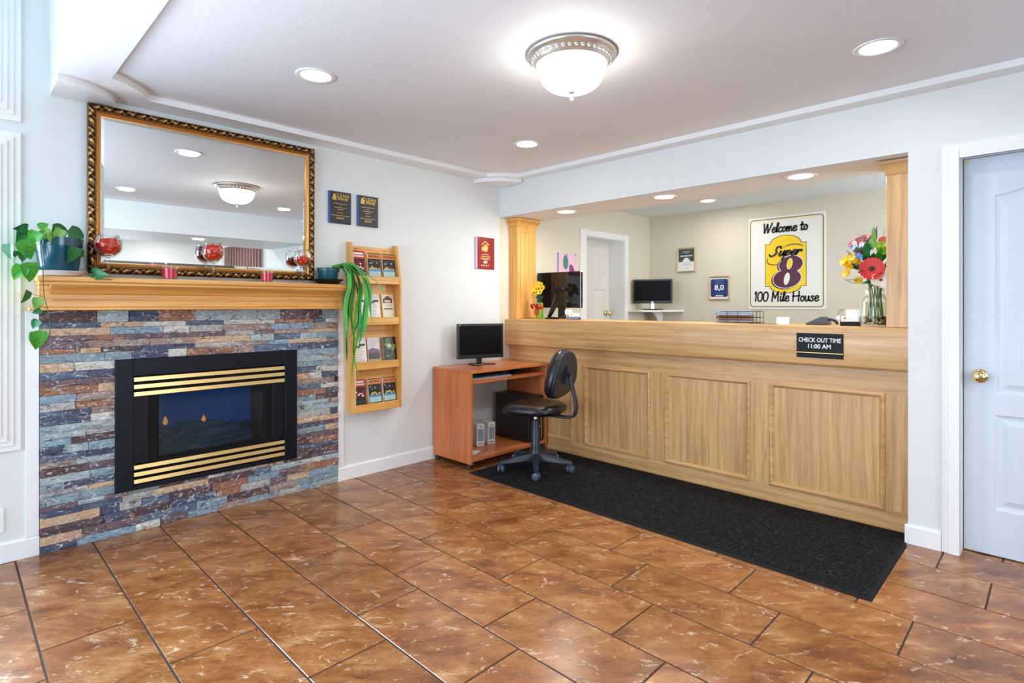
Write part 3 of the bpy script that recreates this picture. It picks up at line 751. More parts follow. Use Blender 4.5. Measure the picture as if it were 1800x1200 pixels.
for L, M in ((2 * MW, Matrix.Identity(4)), (2 * MW, Matrix.Translation((0, 0, MH)) @ Matrix.Rotation(PI, 4, 'Y')),
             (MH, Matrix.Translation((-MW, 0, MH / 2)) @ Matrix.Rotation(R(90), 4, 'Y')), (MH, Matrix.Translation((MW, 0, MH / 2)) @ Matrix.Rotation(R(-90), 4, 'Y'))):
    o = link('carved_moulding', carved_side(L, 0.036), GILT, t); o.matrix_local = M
b = BM(); ring(b, rect(-MW, MW, 0, MH), [(0.036, 0.006), (0.036, 0.017), (0.041, 0.021), (0.046, 0.017), (0.048, 0.018), (0.053, 0.013), (0.059, 0.010), (0.060, 0.002)])
obj('inner_moulding', b, plain('smooth_gilt', C(206, 150, 84), 0.3, 0.8), t, auto=40)
MIR = plain('silvered_glass', C(236, 240, 238), 0.0, 1.0, var=0)
b = BM(); rr_ = ring(b, rect(-MW, MW, 0, MH), [(0.056, 0.0035), (0.074, 0.006)]); b.faces.new(rr_[-1]); obj('mirror_glass', b, MIR, t)
obj('backboard', bx(-MW + 0.01, MW - 0.01, -0.002, 0.004, 0.01, MH - 0.01), plain('brown_board', C(96, 70, 48), 0.8), t)
# ================================================================== RECEPTION COUNTER
CX0, CX1 = WX + 0.002, -0.574
t = thing('reception_counter', 'long golden oak reception counter with four framed panels and a thick ledge', 'counter', ((CX0 + CX1) / 2, 3.69, 0))
ox = (CX0 + CX1) / 2
PX = [(-3.52, -2.921), (-2.79, -2.187), (-2.058, -1.448), (-1.321, -0.703)]
b = bx(CX0 - ox, CX1 - ox, 0.012, 0.06, 0, 0.90); obj('carcass', b, OAK_Z, t)
obj('rail', bx(CX0 - ox, CX1 - ox, 0, 0.012, 0.757, 0.90, 0.001), OAK_X, t)
obj('rail', bx(CX0 - ox, CX1 - ox, 0, 0.012, 0, 0.108, 0.001), OAK_X, t)
edges = [CX0] + [v for p in PX for v in p] + [CX1]
for i in range(0, len(edges), 2): obj('stile', bx(edges[i] - ox, edges[i + 1] - ox, 0, 0.012, 0.108, 0.757, 0.001), OAK_Z, t)
for p0, p1 in PX:
    obj('panel', bx(p0 - ox + 0.003, p1 - ox - 0.003, 0.007, 0.0125, 0.111, 0.754), OAK_Z, t)
    b = BM(); rr_ = ring(b, rect(p0 - ox, p1 - ox, 0.108, 0.757), [(-0.004, 0.0), (-0.004, 0.006), (0.002, 0.010), (0.012, 0.009), (0.018, 0.003), (0.024, -0.002), (0.026, -0.0068)])
    obj('panel_moulding', b, wood('oak_moulding', 'x', C(190, 140, 84), C(210, 162, 106), C(220, 178, 126)), t, auto=40)
pr = [(-0.052, 1.127), (-0.058, 1.124), (-0.060, 1.118), (-0.060, 0.906), (-0.057, 0.896), (-0.048, 0.890), (0.0, 0.890), (0.0, 1.100), (0.0, 1.127)]
b = BM(); prism(b, [(p[0], p[1]) for p in pr], 'x', CX0 - ox, CX1 - ox); obj('fascia_board', b, OAK_X, t, auto=40)
obj('counter_top', bx(CX0 - ox, CX1 - ox, 0.0005, 0.315, 1.097, 1.127, 0.003), PINE_X, t)
obj('writing_desk', bx(CX0 - ox, 0.9 - ox, 0.10, 0.75, 0.72, 0.75, 0.003), OAK_X, t)
# pilasters
def pilaster(x0, x1, y0, y1, face, label, M):
    z0, z1 = 1.128, 2.058
    t = thing('oak_pilaster', label, 'pilaster', ((x0 + x1) / 2, (y0 + y1) / 2, z0), 0, 'oak pilasters on the counter')
    w2, d2, h = (x1 - x0) / 2, (y1 - y0) / 2, z1 - z0
    obj('shaft', bx(-w2, w2, -d2, d2, 0, h - 0.06, 0.002), M[1], t)
    b = BM(); prof = [(0.0, h - 0.085), (0.004, h - 0.080), (0.006, h - 0.072), (0.004, h - 0.068), (0.010, h - 0.055), (0.026, h - 0.030), (0.034, h - 0.022), (0.036, h - 0.016), (0.036, h - 0.004)]
    cl = lambda v: (v if face > 0 else 0)
    rs_ = []
    for o_, z in prof:
        xa = -w2 - (o_ if face < 0 else min(o_, 0.0005)); xb = w2 + (o_ if face > 0 else min(o_, 0.0005))
        rs_.append([b.verts.new(p) for p in ((xa, -d2 - o_, z), (xb, -d2 - o_, z), (xb, d2 + o_, z), (xa, d2 + o_, z))])
    for a_, c_ in zip(rs_, rs_[1:]):
        for i in range(4): b.faces.new((a_[i], a_[(i + 1) % 4], c_[(i + 1) % 4], c_[i]))
    b.faces.new(rs_[0]); b.faces.new(rs_[-1])
    obj('capital', b, M[0], t, auto=30)
    b = BM(); L = rect(-d2 + 0.056, d2 - 0.052, 0.020, h - 0.125)
    rr_ = ring(b, L, [(-0.012, 0.0), (-0.012, 0.006), (-0.002, 0.008), (0.002, 0.004), (0.004, 0.0004)])
    b.faces.new(rr_[-1])
    obj('side_panel', b, M[1], t, loc=(face * w2, 0, 0), rot=(0, 0, R(90) * face))
    return t
pilaster(WX + 0.001, -3.565, 3.692, 3.95, 1, 'oak pilaster at the left end of the counter, panelled side lit warm', (PINE_X, PINE_Z))  # honey copy of the oak carries the warm light in its colour
pilaster(-0.694, -0.574, 3.692, 3.95, -1, 'oak pilaster tinted pale as by daylight at the right end of the counter beside the bouquet', (OAK_X, OAK_Z))  # paler copy of the same oak puts the daylight into its colour
# check-out sign
t = thing('check_out_sign', 'small black sign with white check out time lettering on the counter ledge', 'sign', (-1.016, 3.629, 0.938))
obj('plate', bx(-0.126, 0.126, -0.004, 0, 0, 0.147, 0.001), plain('black_sign_plate', C(10, 16, 20), 0.45, spec=0.2), t)
WINK = plain('white_ink', C(238, 240, 240), 0.5, var=0)
text('lettering', 'CHECK OUT TIME', 0.03, WINK, t, 0, -0.0042, 0.094, bold=0.02, width=0.228, height=0.026)
text('lettering', '11:00 AM', 0.03, WINK, t, 0, -0.0042, 0.057, bold=0.02, width=0.122, height=0.026)
obj('gold_line', bx(-0.125, 0.125, -0.0048, -0.004, 0.029, 0.033), GOLD, t)

# ================================================================== FLOOR MAT
t = thing('floor_mat', 'long black carpet runner mat on the tiles along the counter', 'mat', (-1.86, 3.20, 0))
def mat_mat():
    m, nt, b = newmat('charcoal_carpet'); tc = N(nt, 'ShaderNodeTexCoord').outputs['Object']
    n = noise(nt, tc, 1, 4, 0.8, 0.4, ((70, 130, 60), (0, 0, 0.5)))
    nt.links.new(ramp(nt, n, [(0.40, C(7, 8, 10)), (0.55, C(20, 21, 24)), (0.68, C(84, 86, 92))]), b.inputs['Base Color']); b.inputs['Roughness'].default_value = 0.95
    b.inputs['Specular IOR Level'].default_value = 0.15
    bump(nt, b, n, 0.8, 0.004); return m
CARP = mat_mat()
xl, xr, yb, yt = -3.15 + 1.86, -0.566 + 1.86, 2.735 - 3.20, 3.685 - 3.20
b = BM(); L = [(xl, yb), (xr - 0.0, yb), (xr, 3.50 - 3.20), (xr - 0.012, 3.54 - 3.20), (xr - 0.022, yt), (xl, yt)]
rs_ = []
for d_, z in ((0, 0.0005), (0.022, 0.009), (0.026, 0.009)): rs_.append([b.verts.new((p[0], p[1], z)) for p in offset_poly(L, d_)])
for a_, c_ in zip(rs_, rs_[1:]):
    for i in range(6): b.faces.new((a_[i], a_[(i + 1) % 6], c_[(i + 1) % 6], c_[i]))
b.faces.new(rs_[0]); obj('rubber_edge', b, plain('mat_rubber', C(20, 21, 23), 0.7, spec=0.2), t)
b = BM(); prism(b, offset_poly(L, 0.025), 'z', 0.004, 0.0105); obj('carpet', b, CARP, t)

# ================================================================== COMPUTER DESK
DX0, DX1, DY0, DY1, DT = WX + 0.016, -3.178, 2.79, 3.668, 0.752
t = thing('computer_desk', 'small cherry laminate computer desk on casters in the corner', 'desk', ((DX0 + DX1) / 2, (DY0 + DY1) / 2, 0), R(90))
w2, d2 = (DY1 - DY0) / 2, (DX1 - DX0) / 2                            # local x along the wall, -y out into the room
obj('desk_top', bx(-w2, w2, -d2, d2, DT - 0.022, DT, 0.002), CHERRY_X, t)
for s in (-1, 1): obj('end_panel', bx(*( (-w2, -w2 + 0.018) if s < 0 else (w2 - 0.018, w2)), -d2 + 0.004, d2, 0.040, DT - 0.022, 0.001), CHERRY_Z, t)
obj('keyboard_shelf', bx(-w2 + 0.018, w2 - 0.018, -d2 + 0.012, d2 - 0.08, 0.650, 0.676, 0.001), CHERRY_X, t)
obj('bottom_shelf', bx(-w2 + 0.018, w2 - 0.018, -d2 + 0.004, d2, 0.058, 0.086, 0.001), CHERRY_X, t)
obj('back_rail', bx(-w2 + 0.018, w2 - 0.018, d2 - 0.018, d2, 0.086, 0.10, 0.001), CHERRY_X, t)
for x in (-w2 + 0.02, w2 - 0.02):
    for y in (-d2 + 0.045, d2 - 0.04):
        o = obj('caster', lathe(BM(), [(0, -0.011), (0.016, -0.012), (0.020, -0.009), (0.020, 0.009), (0.016, 0.012), (0, 0.011)], 20), BLACKP, t, loc=(x, y, 0.020 if x < 0 or y > 0 else 0.020), rot=(0, R(90), 0.4), auto=40)
        b = BM(); box(b, -0.016, 0.016, -0.006, 0.018, 0.008, 0.020, 0.003); obj('caster_fork', b, BLACKP, t, loc=(x, y, 0.020))
# monitor on the desk
def lcd(name, label, loc, rz, W, H, base_r, thick=0.045, stand=0.07, body=BLACKP, scr=SCREEN, xoff=0, bez=0.018):
    t = thing(name, label, 'monitor', loc, rz)
    b = BM(); box(b, -W / 2, W / 2, -thick / 2, thick * 0.1, stand, stand + H, 0.004); obj('bezel', b, body, t)
    b = BM(); prism(b, [(-W * 0.36, stand + 0.03), (W * 0.36, stand + 0.03), (W * 0.36, stand + H - 0.03), (-W * 0.36, stand + H - 0.03)], 'y', thick * 0.1, thick * 0.55); obj('back_shell', b, body, t)
    obj('screen', bx(-W / 2 + bez, W / 2 - bez, -thick / 2 - 0.001, -thick / 2 + 0.002, stand + bez * 1.8, stand + H - bez), scr, t)
    return t
t = lcd('desktop_monitor', 'flat black widescreen monitor standing on the cherry desk', (-3.49, 3.160, DT), R(74), 0.430, 0.290, 0.1, stand=0.055)
obj('neck', bx(-0.028, 0.022, 0.004, 0.022, 0.010, 0.12, 0.003), BLACKP, t)
b = BM(); box(b, -0.085, -0.02, -0.085, 0.05, 0, 0.012, 0.003); obj('foot', b, BLACKP, t)
b = BM(); prism(b, [(-0.02, -0.01), (0.12, -0.055), (0.13, -0.035), (-0.02, 0.05)], 'z', 0, 0.010); obj('foot', b, BLACKP, t)
obj('logo', bx(-0.008, 0.008, -0.0236, -0.0225, 0.064, 0.068), CHROME, t)
obj('sticker', bx(-0.198, -0.191, -0.0236, -0.0225, 0.331, 0.338), PAPER, t)
# keyboard on the tray
t = thing('keyboard', 'black and silver computer keyboard on the pull-out shelf of the desk', 'keyboard', (-3.283, 3.030, 0.676), R(86))
b = BM(); prism(b, [(-0.085, 0.0), (0.085, 0.0), (0.085, 0.026), (-0.085, 0.012)], 'x', -0.205, 0.205); obj('case', b, plain('silver_plastic', C(150, 156, 164), 0.4), t)
KEY = plain('key_plastic', C(52, 58, 66), 0.45)
b = BM()
for r_ in range(5):
    y = -0.068 + r_ * 0.031; zz = 0.0125 + (y + 0.085) * 0.082
    for c_ in range(19): box(b, -0.198 + c_ * 0.0208, -0.198 + c_ * 0.0208 + 0.0175, y, y + 0.026, zz, zz + 0.007)
o = obj('keys', b, KEY, t); o['kind'] = 'stuff'
o = thing('mouse', 'black computer mouse on the desk shelf beside the keyboard', 'mouse', (-3.33, 3.42, 0.676), R(90))
b = BM(); pad(b, ellipse(0, 0, 0.030, 0.052, n=20), [(0.002, 0.002), (0, 0.010), (0.004, 0.022), (0.014, 0.032), (0.022, 0.035)]); obj('shell', b, BLACKP, o, smooth=True)
b = BM(); box(b, -0.004, 0.004, -0.040, -0.020, 0.0345, 0.038, 0.001); obj('wheel', b, KEY, o)
# speakers
def speaker(x, y, rz, label):
    t = thing('desk_speaker', label, 'speaker', (x, y, 0.086), rz, 'white desk speakers')
    obj('cabinet', bx(-0.036, 0.036, -0.05, 0.05, 0, 0.185, 0.008), plain('white_plastic', C(222, 226, 228), 0.4), t)
    obj('speaker_grille', bx(-0.025, 0.025, -0.053, -0.049, 0.045, 0.145, 0.003), plain('grey_speaker_cloth', C(140, 160, 172), 0.8, bumps=0.6, bscale=900), t)
    for i, xx in enumerate((-0.016, 0.0, 0.016)):
        obj('knob', lathe(BM(), [(0, 0), (0.005, 0), (0.005, 0.006), (0, 0.006)], 12), plain('grey_plastic', C(120, 124, 128), 0.4), t, loc=(xx, -0.05, 0.024), rot=(R(90), 0, 0))
    obj('badge', bx(-0.007, 0.007, -0.0515, -0.05, 0.160, 0.167), BLACKP, t)
speaker(-3.46, 3.115, R(72), 'small white speaker on the bottom desk shelf, left of the pair')
speaker(-3.45, 3.225, R(78), 'small white speaker on the bottom desk shelf, right of the pair')
o = tag(obj('cd_sleeve', bx(-0.06, 0.06, -0.06, 0.06, 0, 0.003), PAPER, loc=(-3.33, 2.92, 0.0862), rot=(0, 0, 0.4)), 'pale square disc sleeve lying on the bottom desk shelf', 'sleeve')
t = thing('computer_tower', 'black computer tower with silver stripe under the cherry desk', 'computer', (-3.40, 3.545, 0.086), R(90))
obj('case', bx(-0.09, 0.09, -0.20, 0.20, 0.004, 0.39, 0.005), BLACKP, t)
obj('front_panel', bx(-0.085, 0.085, -0.207, -0.20, 0.01, 0.385, 0.004), GLOSSBLK, t)
b = BM(); box(b, 0.052, 0.064, -0.211, -0.206, 0.02, 0.36, 0.002); box(b, -0.05, 0.052, -0.211, -0.206, 0.115, 0.127, 0.002); obj('silver_strip', b, CHROME, t)
obj('drive_slot', bx(-0.06, 0.04, -0.2085, -0.206, 0.28, 0.31, 0.001), BLACKM, t)

# ================================================================== OFFICE CHAIR
t = thing('office_chair', 'black vinyl armless swivel office chair on five casters at the desk', 'chair', (-2.835, 3.135, 0.0105), R(-74))
CHBASE = plain('chair_black_plastic', C(32, 42, 58), 0.36)
for i in range(5):
    a = R(90 + 72 * i + 9)
    b = BM(); vs = []
    for r_, hw, z0, z1 in ((0.02, 0.030, 0.072, 0.128), (0.10, 0.026, 0.072, 0.118), (0.20, 0.021, 0.068, 0.098), (0.268, 0.018, 0.064, 0.084), (0.285, 0.012, 0.064, 0.076)):
        vs.append([b.verts.new((r_, s * hw * k, z)) for s, k, z in ((-1, 1, z0), (1, 1, z0), (1, 0.9, z0 + (z1 - z0) * .7), (0.5, 1, z1), (-0.5, 1, z1), (-1, 0.9, z0 + (z1 - z0) * .7))])
    for p, q in zip(vs, vs[1:]):
        for k in range(6): b.faces.new((p[k], p[(k + 1) % 6], q[(k + 1) % 6], q[k]))
    b.faces.new(vs[0]); b.faces.new(vs[-1])
    obj('base_arm', b, CHBASE, t, rot=(0, 0, a), auto=40)
    cc = Vector((0.272 * math.cos(a), 0.272 * math.sin(a), 0.027))
    b = BM(); sw = Matrix.Rotation(a + 1.1, 4, 'Z')
    for s in (-1, 1):
        q = BM(); lathe(q, [(0, -0.009), (0.023, -0.009), (0.027, -0.006), (0.027, 0.006), (0.023, 0.009), (0, 0.009)], 20)
        bmesh.ops.transform(q, matrix=sw @ Matrix.Translation((0, s * 0.014, 0)) @ Matrix.Rotation(R(90), 4, 'X'), verts=q.verts)
        me = bpy.data.meshes.new('q'); q.to_mesh(me); q.free(); b.from_mesh(me); bpy.data.meshes.remove(me)
    tube(b, [(0, 0, 0.0), (0, 0, 0.045)], 0.006, 8); 
    obj('caster', b, plain('caster_grey', C(72, 86, 106), 0.35), t, loc=cc, auto=40)
b = BM(); lathe(b, [(0, 0.060), (0.040, 0.060), (0.045, 0.075), (0.045, 0.120), (0.038, 0.136), (0.036, 0.17), (0.0355, 0.20), (0.033, 0.205), (0.033, 0.30), (0.030, 0.306), (0.030, 0.375), (0.021, 0.38), (0, 0.38)], 28); obj('column', b, CHBASE, t, auto=35)
b = BM(); lathe(b, [(0, 0.375), (0.0165, 0.375), (0.0165, 0.412), (0, 0.412)], 20); obj('gas_lift', b, CHROME, t, auto=40)
b = BM(); box(b, -0.06, 0.06, -0.09, 0.10, 0.408, 0.434, 0.008); obj('mechanism', b, CHBASE, t)
b = BM(); tube(b, [(0.03, 0.04, 0.42), (-0.15, 0.05, 0.415)], 0.006, 8); box(b, -0.19, -0.14, 0.038, 0.062, 0.405, 0.424, 0.005); obj('lever', b, CHBASE, t)
def superell(a, b_, n=3.0, N_=40, k=0.0):
    out = []
    for i in range(N_):
        th = 2 * PI * i / N_; c, s = math.cos(th), math.sin(th)
        x = a * abs(c) ** (2 / n) * (1 if c >= 0 else -1); y = b_ * abs(s) ** (2 / n) * (1 if s >= 0 else -1)
        out.append((x * (1 + k * y / b_), y))
    return out
b = BM(); pad(b, superell(0.228, 0.225, 2.8, 44, -0.06), [(0.05, 0.434), (0.012, 0.440), (0.0, 0.462), (0.004, 0.484), (0.020, 0.500), (0.05, 0.508), (0.10, 0.506), (0.15, 0.500)])
for v in b.verts:
    if v.co.y < -0.1: v.co.z -= (abs(v.co.y) - 0.1) ** 2 * 1.6
obj('seat', b, BLACKV, t, smooth=True)
# backrest: front at local -y
BACKM = Matrix.Translation((0, 0.205, 0.735)) @ Matrix.Rotation(R(-12), 4, 'X') @ Matrix.Rotation(R(90), 4, 'X')
ol = superell(0.212, 0.185, 2.4, 44, -0.14)
b = BM(); pad(b, ol, [(0.02, -0.016), (0.004, -0.014), (0.0, -0.004), (0.0, 0.018), (0.010, 0.036), (0.03, 0.050), (0.06, 0.055), (0.11, 0.052)])
for v in b.verts: v.co.z -= 0.55 * v.co.x ** 2                        # the two sides wrap forward
for v in b.verts: v.co.z = v.co.z
bmesh.ops.transform(b, matrix=BACKM, verts=b.verts); obj('backrest', b, BLACKV, t, smooth=True)
b = BM(); pad(b, offset_poly(ol, 0.004), [(0.03, -0.034), (0.004, -0.028), (0.0, -0.015)])
for v in b.verts: v.co.z -= 0.55 * v.co.x ** 2
bmesh.ops.transform(b, matrix=BACKM, verts=b.verts); obj('back_shell', b, CHBASE, t, smooth=True)
b = BM(); box(b, -0.028, 0.028, -0.06, 0.075, -0.062, -0.030, 0.004); bmesh.ops.transform(b, matrix=BACKM, verts=b.verts); obj('back_bracket', b, CHBASE, t)
b = BM(); lathe(b, [(0, 0), (0.016, 0), (0.018, 0.012), (0.012, 0.022), (0, 0.022)], 16); bmesh.ops.transform(b, matrix=BACKM @ Matrix.Translation((0, 0.01, -0.084)), verts=b.verts); obj('adjusting_knob', b, BLACKP, t, auto=40)
pth = spline([(0, 0.06, 0.424), (0, 0.22, 0.418), (0, 0.305, 0.430), (0, 0.330, 0.50), (0, 0.305, 0.62), (0, 0.285, 0.72)], 6)
b = BM()
for p0, p1 in zip(pth, pth[1:]): pass
tube(b, [(-0.016, p.y, p.z) for p in pth], 0.010, 8); tube(b, [(0.016, p.y, p.z) for p in pth], 0.010, 8); tube(b, [(0.0, p.y, p.z) for p in pth], 0.011, 8)
obj('back_arm', b, CHBASE, t, smooth=True)

# ================================================================== THINGS ON THE LEFT WALL
def print_bar(bm, x0, x1, z, h, y, mi=0): flat(bm, rect(x0, x1, z, z + h), y, 0.0005, mi)
BLUEEDGE = plain('blue_acrylic_edge', C(40, 92, 150), 0.2)
def award(yc, zc, label):
    t = thing('award_plaque', label, 'plaque', (WX, yc, zc), R(90), 'black award plaques')
    obj('board', bx(-0.086, 0.086, -0.016, 0, -0.113, 0.113, 0.003), plain('black_plaque', C(40, 44, 48), 0.3), t)
    b = BM(); prism(b, [(-0.0862, -0.0165), (-0.076, -0.0165), (-0.0862, -0.002)], 'z', -0.112, 0.112); obj('bevelled_edge', b, BLUEEDGE, t)
    text('lettering', 'CLEAN', 0.04, GOLD, t, 0.008, -0.0165, 0.073, width=0.115, height=0.026)
    text('ampersand', '&', 0.06, GOLD, t, -0.044, -0.0172, 0.050, bold=0.03, width=0.038, height=0.042)
    text('lettering', 'friendly', 0.03, GOLD, t, 0.022, -0.0172, 0.046, shear=0.15, bold=0.01, width=0.080, height=0.030)
    b = BM(); q = random.Random(2)
    for z, w_ in ((0.026, 0.11), (0.012, 0.014), (-0.002, 0.085), (-0.016, 0.04), (-0.038, 0.045), (-0.058, 0.14), (-0.072, 0.06), (-0.080, 0.06)):
        x = -w_ / 2
        while x < w_ / 2:
            l_ = q.uniform(.006, .016); print_bar(b, x, min(x + l_, w_ / 2), z, 0.0035, -0.0162); x += l_ + 0.003
    o = obj('engraved_lines', b, GOLD, t); o['kind'] = 'stuff'
award(1.967, 1.945, 'black award plaque with gold lettering, nearer the gilt mirror')
award(2.190, 1.945, 'black award plaque with gold lettering, above the brochure rack')
t = thing('red_plaque', 'red award plaque with gold leaf emblem on the wall above the desk', 'plaque', (WX, 3.371, 1.715), R(90))
obj('board', bx(-0.113, 0.113, -0.014, 0, -0.141, 0.141, 0.003), plain('red_lacquer', C(150, 26, 24), 0.25), t)
b = BM(); prism(b, [(-0.1135, -0.0145), (-0.096, -0.0145), (-0.1135, -0.002)], 'z', -0.140, 0.140); obj('bevelled_edge', b, plain('pale_edge', C(210, 190, 215), 0.2), t)
GP = plain('pale_gold_print', C(240, 196, 104), 0.4, 0.1)
b = BM(); stroke(b, [(-0.042, 0.075), (0.0, 0.104), (0.042, 0.075)], 0.010, -0.0142); flat(b, [(0.030 * (1.0 if i % 2 == 0 else 0.68) * math.cos(PI * i / 9 + PI / 2) + 0.006, 0.046 + 0.040 * (1.0 if i % 2 == 0 else 0.68) * math.sin(PI * i / 9 + PI / 2)) for i in range(18)], -0.014)
flat(b, [(-0.028 + 0.026 * (1 if i % 2 == 0 else .42) * math.cos(R(90 + 36 * i)), 0.038 + 0.032 * (1 if i % 2 == 0 else .42) * math.sin(R(90 + 36 * i))) for i in range(10)], -0.0146); obj('emblem', b, GP, t)
text('lettering', 'Canada Select', 0.02, GP, t, 0.002, -0.0145, -0.036, bold=0.02, width=0.115, height=0.015)
b = BM(); 
for z, w_ in ((-0.012, 0.085), (-0.050, 0.115), (-0.060, 0.07)): print_bar(b, -w_ / 2, w_ / 2, z, 0.004, -0.0142)
flat(b, rrect(-0.021, 0.021, -0.090, -0.068, 0.004), -0.0142)
for i in range(3): flat(b, [(-0.042 + i * 0.026 + 0.010 * (1 if k % 2 == 0 else .5) * math.cos(R(90 + 36 * k)), -0.108 + 0.010 * (1 if k % 2 == 0 else .5) * math.sin(R(90 + 36 * k))) for k in range(10)], -0.0142)
flat(b, [(0.032, -0.116), (0.036, -0.116), (0.044, -0.100), (0.040, -0.100)], -0.0142)
obj('rating_marks', b, plain('cream_print', C(244, 220, 190), 0.5), t)
# electrical outlet by the window
t = thing('wall_outlet', 'white wall outlet low on the wall beneath the tall window', 'outlet', (WX, 0.163, 0.205), R(90))
obj('cover_plate', bx(-0.036, 0.036, -0.006, 0, -0.059, 0.059, 0.003), WHITE, t)
for z in (-0.022, 0.022):
    obj('socket', bx(-0.017, 0.017, -0.0085, -0.005, z - 0.015, z + 0.015, 0.003), plain('outlet_white', C(228, 230, 230), 0.35), t)
    b = BM(); box(b, -0.009, -0.006, -0.009, -0.008, z - 0.004, z + 0.006); box(b, 0.006, 0.009, -0.009, -0.008, z - 0.004, z + 0.006); o = obj('slots', b, BLACKI, t); o['kind'] = 'stuff'

# ================================================================== BROCHURE RACK
RKY, RKZ = 2.220, 0.478
t = thing('brochure_rack', 'tall pine wall rack with four sloping shelves of brochures', 'rack', (WX + 0.001, RKY, RKZ), R(90))
HW = 0.200
side = [(0, 0), (-0.108, 0.004), (-0.110, 0.02), (-0.110, 0.90), (-0.106, 0.96), (-0.060, 1.20), (-0.052, 1.226), (0, 1.232)]
for s in (-1, 1):
    b = BM(); prism(b, side, 'x', *( (-HW, -HW + 0.016) if s < 0 else (HW - 0.016, HW))); obj('side_panel', b, PINE_Z, t)
obj('back_panel', bx(-HW + 0.016, HW - 0.016, -0.010, 0, 0.0, 1.205), PINE_X, t)
SH = [0.015, 0.320, 0.640, 0.940]                                      # shelf heights above the rack's foot
for i, z in enumerate(SH):
    obj('shelf', bx(-HW + 0.016, HW - 0.016, -0.092, -0.010, z, z + 0.012), PINE_X, t)
    obj('shelf_rail', bx(-HW + 0.016, HW - 0.016, -0.104, -0.092, z - 0.010, z + 0.046, 0.002), PINE_X, t)
    b = BM(); prism(b, [(-0.052, z + 0.013), (-0.046, z + 0.012), (-0.012, z + 0.235), (-0.018, z + 0.235)], 'x', -HW + 0.016, HW - 0.016); obj('sloping_back', b, PINE_X, t)
for x in (-0.13, 0.11): obj('screw_head', lathe(BM(), [(0, 0), (0.005, 0), (0.004, 0.003), (0, 0.003)], 10), plain('dark_screw', C(60, 40, 24), 0.4, 0.6), t, loc=(x, -0.010, 1.185), rot=(R(90), 0, 0))
PH = {k: plain('print_' + k, v, 0.3, var=0.2) for k, v in dict(black=C(22, 22, 24), red=C(190, 30, 34), orange=C(232, 142, 70), blue=C(70, 150, 196), white=C(236, 236, 232), foam=C(176, 206, 204), maroon=C(140, 40, 48),
      cream=C(238, 226, 204), brown=C(96, 56, 38), purple=C(124, 84, 124), sky=C(214, 210, 220), field=C(176, 164, 96), tree=C(70, 52, 60), green=C(110, 150, 70), dgreen=C(44, 66, 44), navy=C(30, 44, 84), grey=C(150, 152, 156), yellow=C(226, 190, 96)).items()}
